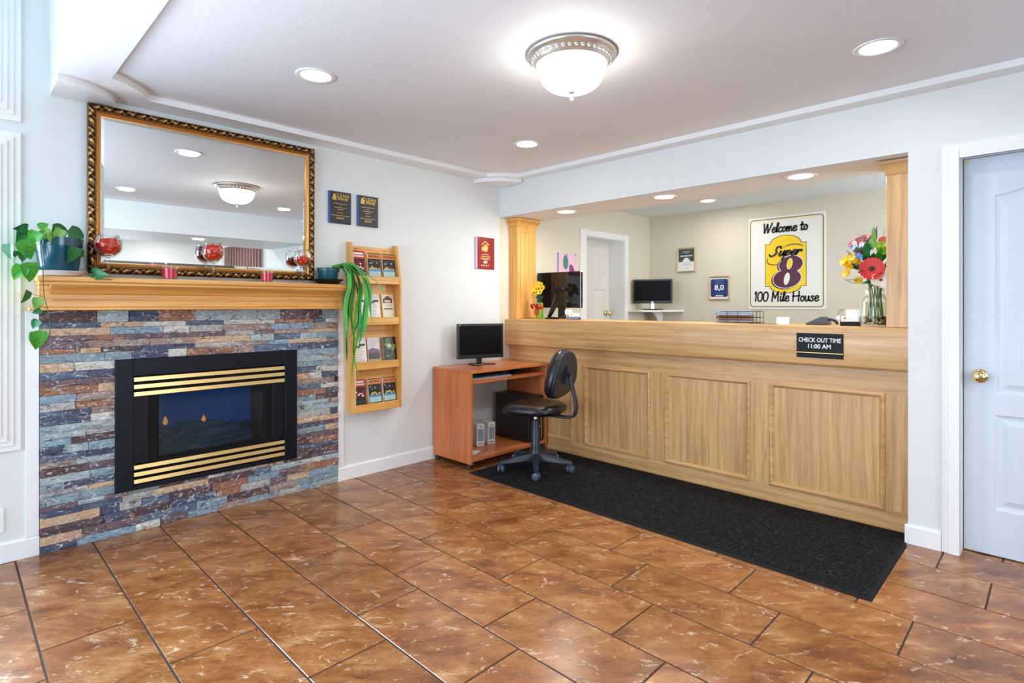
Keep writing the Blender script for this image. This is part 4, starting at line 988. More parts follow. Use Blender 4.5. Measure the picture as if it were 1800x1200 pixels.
def brochure(si, x, w_, h, th, kind, label, group):
    """leans on the sloping back of shelf si"""
    z = SH[si] + 0.0130
    t = thing('brochure', label, 'brochure', (WX + 0.001 + 0.060, RKY + x, RKZ + z), R(90), group)
    t.rotation_euler = (R(-8.7), 0, R(90))
    base = {'raft': 'black', 'red': 'black', 'list': 'white', 'house': 'cream', 'mount': 'white', 'green': 'black'}[kind]
    obj('pages', bx(-w_ / 2, w_ / 2, -th, 0, 0, h), PH['white'] if kind != 'green' else PH['grey'], t)
    obj('cover', bx(-w_ / 2, w_ / 2, -th - 0.0008, -th, 0, h), PH[base], t)
    y = -th - 0.0008; q = random.Random(len(kind) * 7 + si)
    def layer(name, shapes, m):
        b = BM()
        for s in shapes: flat(b, s, y, 0.0004)
        o = obj(name, b, m, t)
        if len(shapes) > 1: o['kind'] = 'stuff'
        return o
    def blobs(n, x0, x1, z0, z1, a, b_): return [ellipse(q.uniform(x0, x1), q.uniform(z0, z1), q.uniform(a * .5, a), q.uniform(b_ * .5, b_), q.uniform(-.6, .6), 10) for _ in range(n)]
    W = w_ / 2
    if kind == 'raft':
        layer('title_band', [rect(-W, W, h * 0.80, h * 0.97)], PH['orange'])
        text('lettering', 'RAFTING', 0.03, PH['black'], t, 0, y - 0.0005, h * 0.845, bold=0.03, width=w_ * 0.82, height=h * 0.085, t=0.0005)
        layer('picture', [rect(-W * .95, W * .95, h * .16, h * .34)], PH['foam']); layer('picture', [rect(-W * .95, W * .95, h * .34, h * .42)], PH['blue'])
        y -= 0.0005; layer('picture', blobs(7, -W * .7, W * .7, h * .43, h * .53, .012, .009), PH['yellow']); layer('picture', blobs(8, -W * .8, W * .8, h * .60, h * .72, .014, .006), PH['tree'])
        layer('picture', blobs(4, -W * .7, W * .7, h * .62, h * .72, .008, .006), PH['foam']); layer('badge', [rect(-W * .35, W * .3, h * 0.02, h * .09)], PH['white'])
        layer('badge', [ellipse(0, h * .115, .014, .008)], PH['navy'])
    elif kind == 'red':
        layer('title_band', [rect(-W, W, h * .72, h)], PH['red']); y -= .0005
        layer('title_mark', [rect(-W * .85, W * .75, h * .87, h * .94), rect(-W * .85, W * .85, h * .79, h * .84)], PH['white'])
        layer('picture', blobs(9, -W * .3, W * .8, h * .36, h * .58, .022, .022), PH['maroon']); y -= .0003; layer('picture', blobs(8, -W * .6, W * .6, h * .36, h * .60, .010, .008), PH['white'])
        layer('picture', blobs(5, -W * .8, W * .5, h * .30, h * .42, .02, .01), PH['black']); layer('picture', [rect(-W, W, h * .17, h * .27)], PH['dgreen']); layer('title_mark', [rect(-W * .85, W * .7, h * .04, h * .11)], PH['white'])
    elif kind == 'list':
        layer('text_lines', [rect(-W * .75, W * q.uniform(.2, .75), h * z_, h * z_ + .003) for z_ in (.08, .13, .18, .23, .30, .36, .42, .50, .56, .62, .88, .93)], PH['grey'])
        layer('picture', [rect(-W * .85, W * .1, h * .66, h * .72), rect(-W * .1, W * .85, h * .71, h * .79)], PH['black'])
    elif kind == 'house':
        layer('emblem', [[(-W * .8, h * .68), (W * .75, h * .68), (W * .75, h * .82), (0, h * .96), (-W * .8, h * .82)]], PH['brown']); y -= .0004
        layer('emblem', [[(-W * .5, h * .80), (W * .45, h * .80), (0, h * .90)]], PH['tree']); layer('title_mark', [rect(-W * .55, W * .5, h * .71, h * .78)], PH['cream'])
        layer('text_block', [rect(-W * .75, W * .75, h * .44, h * .48)], PH['black']); layer('text_lines', [rect(-W * .6, W * .6, h * .56, h * .575), rect(-W * .5, W * .5, h * .61, h * .62)], PH['grey'])
        layer('picture', blobs(6, -W * .6, W * .7, h * .03, h * .12, .016, .008), PH['blue']); layer('picture', blobs(3, -W * .4, W * .6, h * .06, h * .1, .010, .005), PH['navy'])
    elif kind == 'mount':
        layer('picture', [rect(-W * .95, W * .95, h * .56, h * .97)], PH['sky']); y -= .0004
        layer('picture', [[(-W * .95, h * .30), (W * .95, h * .30), (W * .95, h * .56), (W * .3, h * .60), (-W * .2, h * .64), (-W * .95, h * .57)]], PH['purple']); y -= .0003
        layer('picture', [[(-W * .95 + W * 1.9 * i / 12, h * (.42 + (.07 if i % 2 else 0))) for i in range(13)][::-1] + [(-W * .95, h * .22), (W * .95, h * .22)]], PH['tree']); layer('picture', [rect(-W * .95, W * .95, h * .03, h * .24)], PH['field'])
    elif kind == 'green':
        layer('picture', blobs(8, -W * .7, W * .7, h * .55, h * .88, .020, .016), PH['green']); y -= .0003; layer('picture', [ellipse(-W * .1, h * .68, .014, .012), ellipse(W * .1, h * .66, .010, .012)], PH['cream'])
        layer('picture', blobs(10, -W * .7, W * .7, h * .12, h * .44, .020, .008), PH['dgreen']); y -= .0003; layer('picture', blobs(5, -W * .6, W * .6, h * .15, h * .40, .014, .004), PH['green'])
    return t
bw, bh = 0.104, 0.205
XS = (-0.128, -0.002, 0.122)
G_ = 'brochures in the pine rack'
brochure(3, XS[0], bw, bh + .012, .010, 'red', 'red and black brochure on the top rack shelf, partly behind the drooping leaves', G_)
brochure(3, XS[1], bw, bh, .012, 'raft', 'rafting brochure with orange title band, middle of the top rack shelf', G_)
brochure(3, XS[2], bw, bh, .012, 'raft', 'rafting brochure with orange title band, right end of the top rack shelf', G_)
brochure(2, XS[0] + .002, bw, bh, .002, 'list', 'white leaflet on the second rack shelf, hidden behind the drooping leaves', G_)
brochure(2, XS[1], bw * .98, bh, .002, 'list', 'white leaflet with text lines, middle of the second rack shelf', G_)
brochure(2, XS[2], bw * .98, bh, .002, 'house', 'cream leaflet with brown house emblem on the second rack shelf', G_)
brochure(1, XS[0] + .012, bw * .98, bh, .002, 'list', 'white text leaflet at the left of the third rack shelf', G_)
brochure(1, XS[1], bw * .98, bh * .98, .004, 'mount', 'leaflet with purple mountain picture on the third rack shelf', G_)
brochure(1, XS[2], bw, bh * .98, .024, 'green', 'thick stack of dark green brochures on the third rack shelf', G_)
brochure(0, XS[0] + .004, bw, bh + .006, .010, 'red', 'red and black brochure on the bottom rack shelf', G_)
brochure(0, XS[1], bw, bh, .020, 'raft', 'rafting brochure with orange title band, middle of the bottom rack shelf', G_)
brochure(0, XS[2], bw, bh, .020, 'raft', 'rafting brochure with orange title band, right end of the bottom rack shelf', G_)

# ================================================================== ON THE MANTEL
MT = 1.3942
REDGEL = plain('red_gel', C(206, 34, 30), 0.25, var=0.25); ORGEL = plain('orange_petal', C(226, 104, 40), 0.4, var=0.3)
def goblet(y, label, k=1.0, fill=1.0, x=-3.575):
    t = thing('goblet', label, 'goblet', (x, y, MT), 0, 'balloon goblets on the mantel')
    prof = [(0.0, 0.002), (0.036, 0.002), (0.037, 0.0045), (0.012, 0.009), (0.0055, 0.016), (0.005, 0.06), (0.0055, 0.098), (0.009, 0.106), (0.030, 0.117), (0.050, 0.136), (0.060, 0.161), (0.060, 0.186), (0.054, 0.209), (0.046, 0.228), (0.045, 0.228), (0.052, 0.209), (0.0575, 0.186), (0.0575, 0.161), (0.048, 0.138), (0.028, 0.120), (0.0, 0.113)]
    b = BM(); lathe(b, [(r * k, z) for r, z in prof], 40, cap=False); obj('glass_bowl', b, GLASS, t, smooth=True)
    top = 0.166 + 0.030 * fill
    b = BM(); lathe(b, [(0, 0.116), (0.026 * k, 0.123), (0.0455 * k, 0.140), (0.0565 * k, 0.161), (0.0568 * k, min(top, .186)), (0.050 * k, top + 0.006), (0, top + 0.004)], 30, cap=False); obj('red_filling', b, REDGEL, t, smooth=True)
    q = random.Random(int(y * 100)); b = BM()
    for i in range(16):
        a = q.uniform(0, 2 * PI); r_ = q.uniform(0.0, 0.040) * k
        bmesh.ops.create_icosphere(b, subdivisions=1, radius=1, matrix=Matrix.Translation((r_ * math.cos(a), r_ * math.sin(a), top + q.uniform(0, .014))) @ Matrix.Rotation(q.uniform(0, 3), 4, 'X') @ Matrix.Diagonal((.013, .010, .005, 1)))
    for i in range(14):
        a = q.uniform(0, 2 * PI); z = q.uniform(.142, top); rr = 0.0555 * k * (1 if z > .156 else .9)
        bmesh.ops.create_icosphere(b, subdivisions=1, radius=1, matrix=Matrix.Translation((rr * math.cos(a), rr * math.sin(a), z)) @ Matrix.Rotation(a, 4, 'Z') @ Matrix.Diagonal((.0015, .012, .007, 1)))
    o = obj('petals', b, ORGEL, t, smooth=True); o['kind'] = 'stuff'
goblet(0.600, 'large glass goblet of red petals at the left end of the mantel', 1.05, 1.0)
goblet(1.110, 'glass goblet of red petals standing at the middle of the mantel', 0.96, 1.25)
goblet(1.655, 'glass goblet half filled with red petals beside the right end of the mirror', 0.92, 0.1)
def votive(y, label, k):
    t = thing('votive_candle', label, 'candle', (-3.535, y, MT), 0, 'red votive candles on the mantel')
    b = BM(); lathe(b, [(0, 0.001), (0.034 * k, 0.001), (0.040 * k, 0.076), (0.0385 * k, 0.076), (0.033 * k, 0.005), (0, 0.005)], 32, cap=False); obj('glass_cup', b, GLASS, t, auto=40)
    b = BM(); lathe(b, [(0, 0.006), (0.0325 * k, 0.006), (0.0370 * k, 0.058), (0.030 * k, 0.060), (0, 0.058)], 32, cap=False); obj('wax', b, plain('raspberry_wax', C(216, 8, 58), 0.35, var=0.12), t, auto=40)
    b = BM(); tube(b, [(0, 0, 0.058), (0.001, 0, 0.067)], 0.0012, 6); obj('wick', b, BLACKI, t)
votive(0.875, 'red votive candle in clear glass between the left and middle goblets', 1.08)
votive(1.408, 'red votive candle in clear glass between the middle and right goblets', 1.0)
# --- ivy in a teal pot
LEAF = plain('glossy_leaf', C(70, 164, 52), 0.38, var=0.35); LEAF2 = plain('dark_leaf', C(32, 112, 62), 0.36, var=0.35); LEAF3 = plain('young_leaf', C(128, 186, 92), 0.4, var=0.2)
STEM = plain('green_stem', C(52, 92, 48), 0.5)
TEAL = plain('teal_glaze', C(8, 74, 92), 0.18, var=0.15, coat=0.4)
def heart(n=6):
    """heart-shaped leaf along +z from its stalk, folded along the midrib, facing -y"""
    b = BM(); mids = []; Ls = []; Rs = []
    for i in range(n + 1):
        f = i / n; wd = 0.40 * math.sin(PI * min(1, (f * 0.97 + 0.03)) ** 0.62) ** 0.9 if 0 < f < 1 else 0.0
        z = f; bend = 0.22 * f * f
        mids.append(b.verts.new((0, bend, z)))
        back = -0.10 if i == 1 else 0.0
        Ls.append(b.verts.new((-wd, bend - 0.30 * wd - 0.04, z + back)) if wd else mids[-1]); Rs.append(b.verts.new((wd, bend - 0.30 * wd - 0.04, z + back)) if wd else mids[-1])
    for i in range(n):
        for S in (Ls, Rs):
            vs = [mids[i], mids[i + 1], S[i + 1], S[i]]; u = []
            for v in vs:
                if v not in u: u.append(v)
            if len(u) > 2: b.faces.new(u)
    return b
def leafmesh(m):
    b = heart(); bmesh.ops.recalc_face_normals(b, faces=b.faces); me = bpy.data.meshes.new('leaf'); b.to_mesh(me); b.free(); me.materials.append(m)
    for p in me.polygons: p.use_smooth = True
    return me
LM = [leafmesh(LEAF), leafmesh(LEAF2), leafmesh(LEAF3)]
IX, IYc = -3.565, 0.395
t = thing('potted_ivy', 'trailing green ivy in a glossy teal pot at the left end of the mantel', 'plant', (IX, IYc, MT))
b = BM(); lathe(b, [(0, 0.002), (0.075, 0.002), (0.088, 0.003), (0.094, 0.010), (0.118, 0.024), (0.116, 0.026), (0.090, 0.014), (0, 0.012)], 40, cap=False); obj('saucer', b, plain('white_saucer', C(226, 226, 224), 0.3), t, auto=40)
b = BM(); lathe(b, [(0, 0.014), (0.074, 0.014), (0.078, 0.018), (0.094, 0.150), (0.097, 0.152), (0.099, 0.190), (0.095, 0.190), (0.092, 0.155), (0, 0.150)], 44, cap=False); obj('pot', b, TEAL, t, auto=40)
b = BM(); lathe(b, [(0, 0.176), (0.094, 0.172)], 28, cap=False); obj('soil', b, plain('potting_soil', C(58, 42, 32), 0.95, var=0.4), t)
def wpt(Yw, Zw, Xw=-3.47): return Vector((Xw - IX, Yw - IYc, Zw - MT))
def ileaf(Yw, Zw, size, ang, m, yaw=0, Xw=-3.47, tip=0):
    """leaf centred at a world point; ang = turn of its axis in the wall plane (0 up, 180 hanging)"""
    o = bpy.data.objects.new('leaf', LM[m]); COL.objects.link(o); o.parent = t
    M = Matrix.Rotation(R(90 + yaw), 4, 'Z') @ Matrix.Rotation(R(ang), 4, 'Y') @ Matrix.Rotation(R(tip), 4, 'X') @ Matrix.Scale(size * 0.93, 4) @ Matrix.Translation((0, 0, -0.5))
    o.matrix_local = Matrix.Translation(wpt(Yw, Zw, Xw)) @ M
for a in [(.248, 1.578, .085, 200, 1, 30), (.250, 1.608, .075, 265, 1, 0, -3.47, 50), (.206, 1.500, .080, 185, 1, -50), (.226, 1.490, .035, 180, 1), (.268, 1.512, .110, 150, 0, 20), (.292, 1.569, .080, 210, 0, -20), (.328, 1.632, .050, 60, 0),
          (.347, 1.590, .070, 120, 2, 0), (.360, 1.570, .075, 160, 2, 30), (.398, 1.618, .100, 75, 1, 0, -3.50, -30), (.460, 1.605, .095, 105, 1, 20, -3.50), (.433, 1.500, .095, 190, 1, 35, -3.455), (.478, 1.508, .055, 100, 1, 40, -3.50), (.238, 1.404, .085, 210, 0, -10), (.276, 1.406, .105, 165, 0, 25),
          (.262, 1.292, .075, 200, 1, 60), (.303, 1.262, .062, 190, 2, 10), (.303, 1.222, .040, 245, 1), (.298, 1.160, .058, 215, 1, -30), (.305, 1.085, .100, 180, 0, 15), (.545, 1.409, .090, 95, 1, 0, -3.475, 55), (.252, 1.480, .055, 180, 1, 10), (.382, 1.595, .07, 200, 2, 20, -3.47), (.315, 1.585, .06, 250, 0, 10)]: ileaf(*a)
def vine(P, r=0.0022):
    b = BM(); tube(b, spline([tuple(wpt(*p)) for p in P], 6), r, 6); obj('vine', b, STEM, t, smooth=True)
vine([(.36, 1.565, -3.53), (.325, 1.58, -3.49), (.318, 1.52, -3.475), (.325, 1.427, -3.47), (.330, 1.296, -3.468), (.345, 1.222, -3.468), (.357, 1.150, -3.50), (.350, 1.09, -3.55), (.315, 1.078, -3.56)])
vine([(.42, 1.57, -3.53), (.470, 1.585, -3.50), (.484, 1.535, -3.495), (.490, 1.455, -3.49), (.505, 1.402, -3.485), (.535, 1.386, -3.473), (.60, 1.383, -3.472)])
vine([(.38, 1.57, -3.54), (.30, 1.60, -3.50), (.255, 1.56, -3.48), (.240, 1.52, -3.475), (.252, 1.437, -3.47), (.262, 1.41, -3.47)])
for p, q_ in [((.40, 1.57, -3.54), (.398, 1.60, -3.50)), ((.37, 1.57, -3.54), (.33, 1.61, -3.48)), ((.39, 1.57, -3.54), (.25, 1.605, -3.47)), ((.323, 1.427, -3.47), (.276, 1.435, -3.47)), ((.331, 1.29, -3.468), (.27, 1.31, -3.47)), ((.345, 1.235, -3.47), (.303, 1.25, -3.47)), ((.318, 1.50, -3.475), (.27, 1.53, -3.47)), ((.357, 1.15, -3.5), (.30, 1.18, -3.49)), ((.33, 1.26, -3.47), (.303, 1.235, -3.47))]: vine([p, tuple((a + c) / 2 + (0, 0, .008)[i] for i, (a, c) in enumerate(zip(p, q_))), q_], 0.0012)
# --- strap-leaved plant hanging off the right end
PX_, PY_ = -3.572, 1.838
t = thing('strap_leaf_plant', 'strap-leaved green plant drooping from a small teal pot at the mantel end', 'plant', (PX_, PY_, MT))
b = BM(); lathe(b, [(0, 0.002), (0.060, 0.002), (0.066, 0.006), (0.098, 0.030), (0.106, 0.032), (0.104, 0.035), (0.095, 0.034), (0.064, 0.010), (0, 0.008)], 40, cap=False); obj('saucer', b, BLACKP, t, auto=40)
b = BM(); lathe(b, [(0, 0.010), (0.052, 0.010), (0.056, 0.014), (0.068, 0.088), (0.074, 0.090), (0.075, 0.112), (0.071, 0.112), (0.068, 0.092), (0, 0.086)], 40, cap=False); obj('pot', b, plain('teal_plastic_pot', C(16, 84, 92), 0.35), t, auto=40)
b = BM(); lathe(b, [(0, 0.104), (0.069, 0.100)], 24, cap=False); obj('soil', b, MATS['potting_soil'], t)
def strap(P, wd, m, root=(1.85, 1.50)):
    pts = [Vector((-3.57 - PX_, root[0] - PY_, root[1] - MT))] + [Vector((p[2] - PX_, p[0] - PY_, p[1] - MT)) for p in P]
    S = spline([tuple(p) for p in pts], 5); b = BM(); n = len(S); rows = []
    for i, p in enumerate(S):
        d = (S[min(i + 1, n - 1)] - S[max(i - 1, 0)]).normalized(); f = i / (n - 1)
        k = wd * (0.55 + 0.45 * math.sin(PI * min(1, f * 1.6) / 2)) * (1 - max(0, (f - 0.6) / 0.4) ** 1.6)
        sd = d.cross(Vector((0.8, 0.5 * math.sin(f * 5 + p.y * 40), 0.35))).normalized()
        mid = d.cross(sd)
        rows.append([b.verts.new(p + sd * k), b.verts.new(p + mid * k * 0.25), b.verts.new(p - sd * k)])
    for a_, c_ in zip(rows, rows[1:]):
        for j in range(2): b.faces.new((a_[j], a_[j + 1], c_[j + 1], c_[j]))
    obj('leaf', b, [LEAF, LEAF2, LEAF3][m], t, smooth=True)
Xs = lambda L, x=-3.44: [(a, c, x + 0.004 * i) for i, (a, c) in enumerate(L)]
for i, (L, wd, m, x) in enumerate([([(1.870, 1.524), (1.912, 1.500), (1.925, 1.384), (1.891, 1.249), (1.900, 1.034), (1.908, .899)], .015, 0, -3.45), ([(1.90, 1.525), (1.965, 1.42), (1.938, 1.222), (1.951, 1.086), (1.972, 1.004)], .018, 0, -3.46),
        ([(1.92, 1.525), (2.012, 1.387), (1.998, 1.249), (1.998, 1.139), (1.959, .965), (1.929, .804), (1.929, .669)], .012, 0, -3.44), ([(1.94, 1.52), (2.042, 1.387), (2.042, 1.277), (2.012, 1.139), (1.972, .937)], .017, 1, -3.43), ([(1.96, 1.51), (2.128, 1.418), (2.174, 1.363), (2.18, 1.30)], .005, 0, -3.44),
        ([(1.95, 1.52), (2.060, 1.388), (2.065, 1.221), (2.092, 1.082)], .011, 0, -3.42), ([(1.90, 1.52), (1.985, 1.36), (1.994, 1.140), (1.912, 1.022)], .011, 1, -3.45), ([(1.93, 1.51), (2.02, 1.36), (1.97, 1.15), (1.951, .95), (1.959, .868), (1.990, .741)], .011, 0, -3.45), ([(1.93, 1.52), (1.995, 1.38), (1.965, 1.18), (1.935, 1.05)], .016, 0, -3.44),
        ([(1.91, 1.52), (1.95, 1.38), (1.915, 1.15), (1.905, .92), (1.915, .86)], .010, 1, -3.46), ([(1.94, 1.525), (2.03, 1.34), (2.02, 1.12), (1.985, 1.0)], .013, 0, -3.41), ([(1.90, 1.53), (1.945, 1.46), (1.940, 1.33), (1.965, 1.20)], .014, 1, -3.47)]): strap(Xs(L, x), wd, m)
b = BM(); tube(b, spline([(0.0, 0.012, 0.10), (0.03, 0.03, 0.125), (0.08, 0.06, 0.11), (0.10, 0.075, 0.06)], 5), 0.008, 8); obj('crown_stem', b, LEAF2, t, smooth=True)

# ================================================================== BEHIND AND ON THE COUNTER
CT = 1.1272
# --- wall sign
t = thing('welcome_sign', 'large white welcome sign with yellow emblem on the office wall', 'sign', (-2.052, 6.174, 1.211), 0)
SW, SHh = 0.765, 0.985
obj('sheet', bx(-SW / 2, SW / 2, -0.006, 0, 0, SHh, 0.001), plain('sign_white', C(240, 240, 236), 0.4, var=0.01), t)
MAROON = plain('sign_maroon', C(82, 16, 46), 0.4, var=0.03); YEL = plain('sign_yellow', C(248, 212, 16), 0.4, var=0.02); PALEY = plain('sign_pale_yellow', C(248, 224, 120), 0.4, var=0.02); INK = plain('sign_black', C(20, 18, 24), 0.45)
def band(name, L0, d, y, m):
    b = BM(); L1 = offset_poly(L0, d); A = [b.verts.new((p[0], y, p[1])) for p in L0]; B_ = [b.verts.new((p[0], y, p[1])) for p in L1]
    for i in range(len(A)): b.faces.new((A[i], A[(i + 1) % len(A)], B_[(i + 1) % len(A)], B_[i]))
    return obj(name, b, m, t)
BL = rrect(-SW / 2 + 0.017, SW / 2 - 0.017, 0.022, SHh - 0.022, 0.035)
band('border', BL, 0.0075, -0.0068, MAROON); band('border', offset_poly(BL, 0.012), 0.008, -0.0068, PALEY)
def shield(g):
    w_, z0, z1, r_ = 0.200 + g, 0.245 - g, 0.688 + g, 0.150 + g
    out = [(-w_, z0), (-r_, z0)] + [(-r_ * math.cos(R(a)), z0 - 0.073 * math.sin(R(a)) - 0 * g) for a in range(12, 180, 12)] + [(r_, z0), (w_, z0), (w_, z1), (r_, z1)] + [(r_ * math.cos(R(a)), z1 + 0.085 * math.sin(R(a))) for a in range(12, 180, 12)] + [(-r_, z1), (-w_, z1)]
    return out
b = BM(); flat(b, shield(0.0055), -0.0064, 0.0006); obj('emblem_outline', b, INK, t)
b = BM(); flat(b, shield(0.0), -0.0072, 0.0006); obj('emblem', b, YEL, t)
def eight(g, dx=0, dz=0, sl=0.16):
    def L(cx, cz, a, bb): return [(p[0] + sl * (p[1] - 0.38) + dx, p[1] + dz) for p in ellipse(cx, cz, a + g, bb + g, 0, 36)]
    return [L(0.040, 0.468, 0.115, 0.088), L(0.026, 0.322, 0.136, 0.098)]
for nm, g, dx, dz, y, m in (('numeral_shadow', 0.010, -0.010, -0.006, -0.0082, INK), ('numeral_outline', 0.0075, 0, 0, -0.0092, plain('sign_white2', C(244, 244, 240), 0.4, var=0)), ('numeral', 0.0, 0, 0, -0.0102, MAROON)):
    b = BM()
    for i, L in enumerate(eight(g, dx, dz)): flat(b, L, y - 0.0003 * i, 0.0004)
    o = obj(nm, b, m, t); o['kind'] = 'stuff'
for cx, cz, a, bb, mm in ((0.044, 0.474, 0.022, 0.052, YEL), (0.016, 0.318, 0.022, 0.058, MATS['sign_white'])):
    for k, (g, m2, y) in enumerate(((0.006, MATS['sign_white2'], -0.0118), (0.0, mm, -0.0126))):
        b = BM(); flat(b, [(p[0] + 0.16 * (p[1] - cz), p[1]) for p in ellipse(cx, cz, a + g, bb + g, 0, 28)], y, 0.0005); obj('numeral_hole', b, m2, t)
b = BM(); script_line(b, 'Super', -0.165, 0.560, 0.098, 0.0185, -0.0132, width=0.315, slant=0.45, rise=0.02)
stroke(b, [(p.x, p.y) for p in spline([(-0.175, 0.545, 0), (-0.182, 0.505, 0), (-0.155, 0.478, 0), (-0.11, 0.470, 0), (-0.07, 0.478, 0)], 5)], 0.0085, -0.0132, taper=True)
stroke(b, [(p.x, p.y) for p in spline([(-0.02, 0.650, 0), (0.05, 0.674, 0), (0.13, 0.672, 0), (0.18, 0.648, 0)], 5)], 0.0085, -0.0132, taper=True)
o = obj('script_lettering', b, INK, t); o['kind'] = 'stuff'
b = BM(); script_line(b, 'Welcome to', -0.222, 0.815, 0.098, 0.0170, -0.0072, width=0.440, slant=0.10); o = obj('script_lettering', b, INK, t); o['kind'] = 'stuff'
b = BM(); script_line(b, '100 Mile House', -0.318, 0.085, 0.100, 0.0155, -0.0072, width=0.638, slant=0.08); o = obj('script_lettering', b, INK, t); o['kind'] = 'stuff'
# --- framed certificates
GFR = plain('pale_gold_frame', C(216, 192, 150), 0.3, 0.6)
def framed(xc, zc, w_, h_, label):
    t = thing('framed_certificate', label, 'frame', (xc, 6.174, zc), 0, 'framed certificates on the office wall')
    b = BM(); ring(b, rect(-w_ / 2, w_ / 2, -h_ / 2, h_ / 2), [(0, 0), (0, 0.014), (0.006, 0.017), (0.016, 0.012), (0.017, 0.003)]); obj('frame_moulding', b, GFR, t)
    obj('sheet', bx(-w_ / 2 + 0.01, w_ / 2 - 0.01, -0.005, 0, -h_ / 2 + 0.01, h_ / 2 - 0.01), PAPER, t)
    return t
t = framed(-3.165, 1.790, 0.232, 0.290, 'framed certificate with dark upper half, above the small office monitor')
b = BM(); flat(b, rect(-0.098, 0.098, -0.020, 0.127), -0.0055); obj('dark_field', b, plain('slate_print', C(66, 78, 80), 0.5), t)
b = BM(); flat(b, [(0.046 * math.cos(R(a)), -0.026 + 0.052 * math.sin(R(a))) for a in range(0, 181, 15)], -0.0062); obj('white_arch', b, PAPER, t)
b = BM(); 
for i in range(8): print_bar(b, -0.078 + i * 0.020, -0.064 + i * 0.020, 0.042, 0.014, -0.0062)
print_bar(b, -0.045, 0.045, 0.095, 0.005, -0.0062); print_bar(b, -0.012, 0.012, 0.078, 0.005, -0.0062); o = obj('title_print', b, PAPER, t); o['kind'] = 'stuff'
b = BM(); 
for z, w_ in ((-0.040, 0.07), (-0.058, 0.11), (-0.098, 0.03)): print_bar(b, -w_ / 2, w_ / 2, z, 0.004, -0.0058)
o = obj('small_print', b, plain('grey_print', C(120, 124, 130), 0.5), t); o['kind'] = 'stuff'
t = framed(-2.764, 1.448, 0.240, 0.272, 'framed blue score certificate on the office wall beside the welcome sign')
b = BM(); flat(b, rrect(-0.100, 0.100, -0.100, 0.103, 0.02), -0.0055); obj('blue_field', b, plain('royal_blue_print', C(18, 48, 116), 0.45), t)
text('lettering', '8,0', 0.06, PAPER, t, 0, -0.0062, -0.034, bold=0.02, width=0.110, height=0.072)
b = BM()
for z, w_ in ((0.086, 0.11), (0.068, 0.09), (0.052, 0.10), (-0.060, 0.09)): print_bar(b, -w_ / 2, w_ / 2, z, 0.004, -0.0062)
o = obj('small_print', b, plain('pale_blue_print', C(110, 140, 196), 0.5), t); o['kind'] = 'stuff'
b = BM(); print_bar(b, -0.045, 0.045, -0.092, 0.010, -0.0062); obj('title_print', b, PAPER, t)
# --- pink poster, large office screen
t = thing('pink_poster', 'pink poster pinned to the office wall above the large black screen', 'poster', (WX, 4.535, 1.640), R(90))
obj('sheet', bx(-0.160, 0.160, -0.003, 0, -0.155, 0.155), plain('pink_print', C(236, 196, 214), 0.5), t)
b = BM(); flat(b, rect(-0.158, -0.132, -0.15, 0.15), -0.0032); obj('edge_strip', b, plain('lilac_print', C(150, 140, 190), 0.5), t)
b = BM(); flat(b, ellipse(-0.02, 0.06, 0.042, 0.075), -0.0034); obj('printed_shape', b, plain('teal_print', C(70, 130, 130), 0.5), t)
b = BM(); flat(b, ellipse(0.085, -0.03, 0.040, 0.075, 0.4), -0.0034); obj('printed_shape', b, plain('plum_print', C(140, 60, 140), 0.5), t)
b = BM(); flat(b, ellipse(-0.06, -0.09, 0.045, 0.045), -0.0034); obj('printed_shape', b, plain('rose_print', C(206, 120, 170), 0.5), t)
for x in (-0.14, 0.0, 0.14): obj('pin', lathe(BM(), [(0, 0), (0.006, 0), (0.005, 0.006), (0, 0.007)], 10), BLACKP, t, loc=(x, -0.003, 0.143), rot=(R(90), 0, 0))
t = thing('office_screen', 'large glossy black screen behind the counter left of the office door', 'monitor', (-3.395, 4.10, 0.75), R(3))
obj('bezel', bx(-0.258, 0.250, -0.02, 0.02, 0.478, 0.818, 0.006), GLOSSBLK, t)
obj('screen', bx(-0.245, 0.237, -0.0215, -0.019, 0.495, 0.805), GLOSSBLK, t)
obj('neck', bx(-0.04, 0.04, 0.02, 0.045, 0.0, 0.55, 0.004), BLACKP, t)
obj('foot', bx(-0.12, 0.12, -0.08, 0.10, 0.0005, 0.014, 0.004), BLACKP, t)
# --- corner shelf with a small monitor
t = thing('corner_shelf', 'white corner shelf holding a small monitor in the office', 'shelf', (WX + 0.001, 6.173, 1.198), 0)
b = BM(); prism(b, [(0, 0), (0, -0.52), (0.20, -0.52), (0.44, -0.28), (0.47, 0)], 'z', -0.022, 0.0); obj('shelf_board', b, WHITE, t)
b = BM(); prism(b, [(-0.004, -0.022), (-0.004, -0.20), (-0.03, -0.20), (-0.22, -0.022)], 'x', 0.17, 0.19); obj('bracket', b, WHITE, t)
t = lcd('small_monitor', 'small black monitor on the white corner shelf in the office', (WX + 0.235, 5.85, 1.1985), R(22), 0.455, 0.285, 0.1, stand=0.075)
obj('neck', bx(-0.02, 0.02, 0.0, 0.02, 0.008, 0.11, 0.003), CHROME, t)
b = BM(); pad(b, superell(0.13, 0.085, 2.6, 28), [(0.002, 0.001), (0, 0.006), (0.02, 0.014)]); obj('foot', b, GLOSSBLK, t, auto=50)
obj('logo', bx(-0.012, 0.012, -0.0236, -0.0225, 0.088, 0.094), CHROME, t)
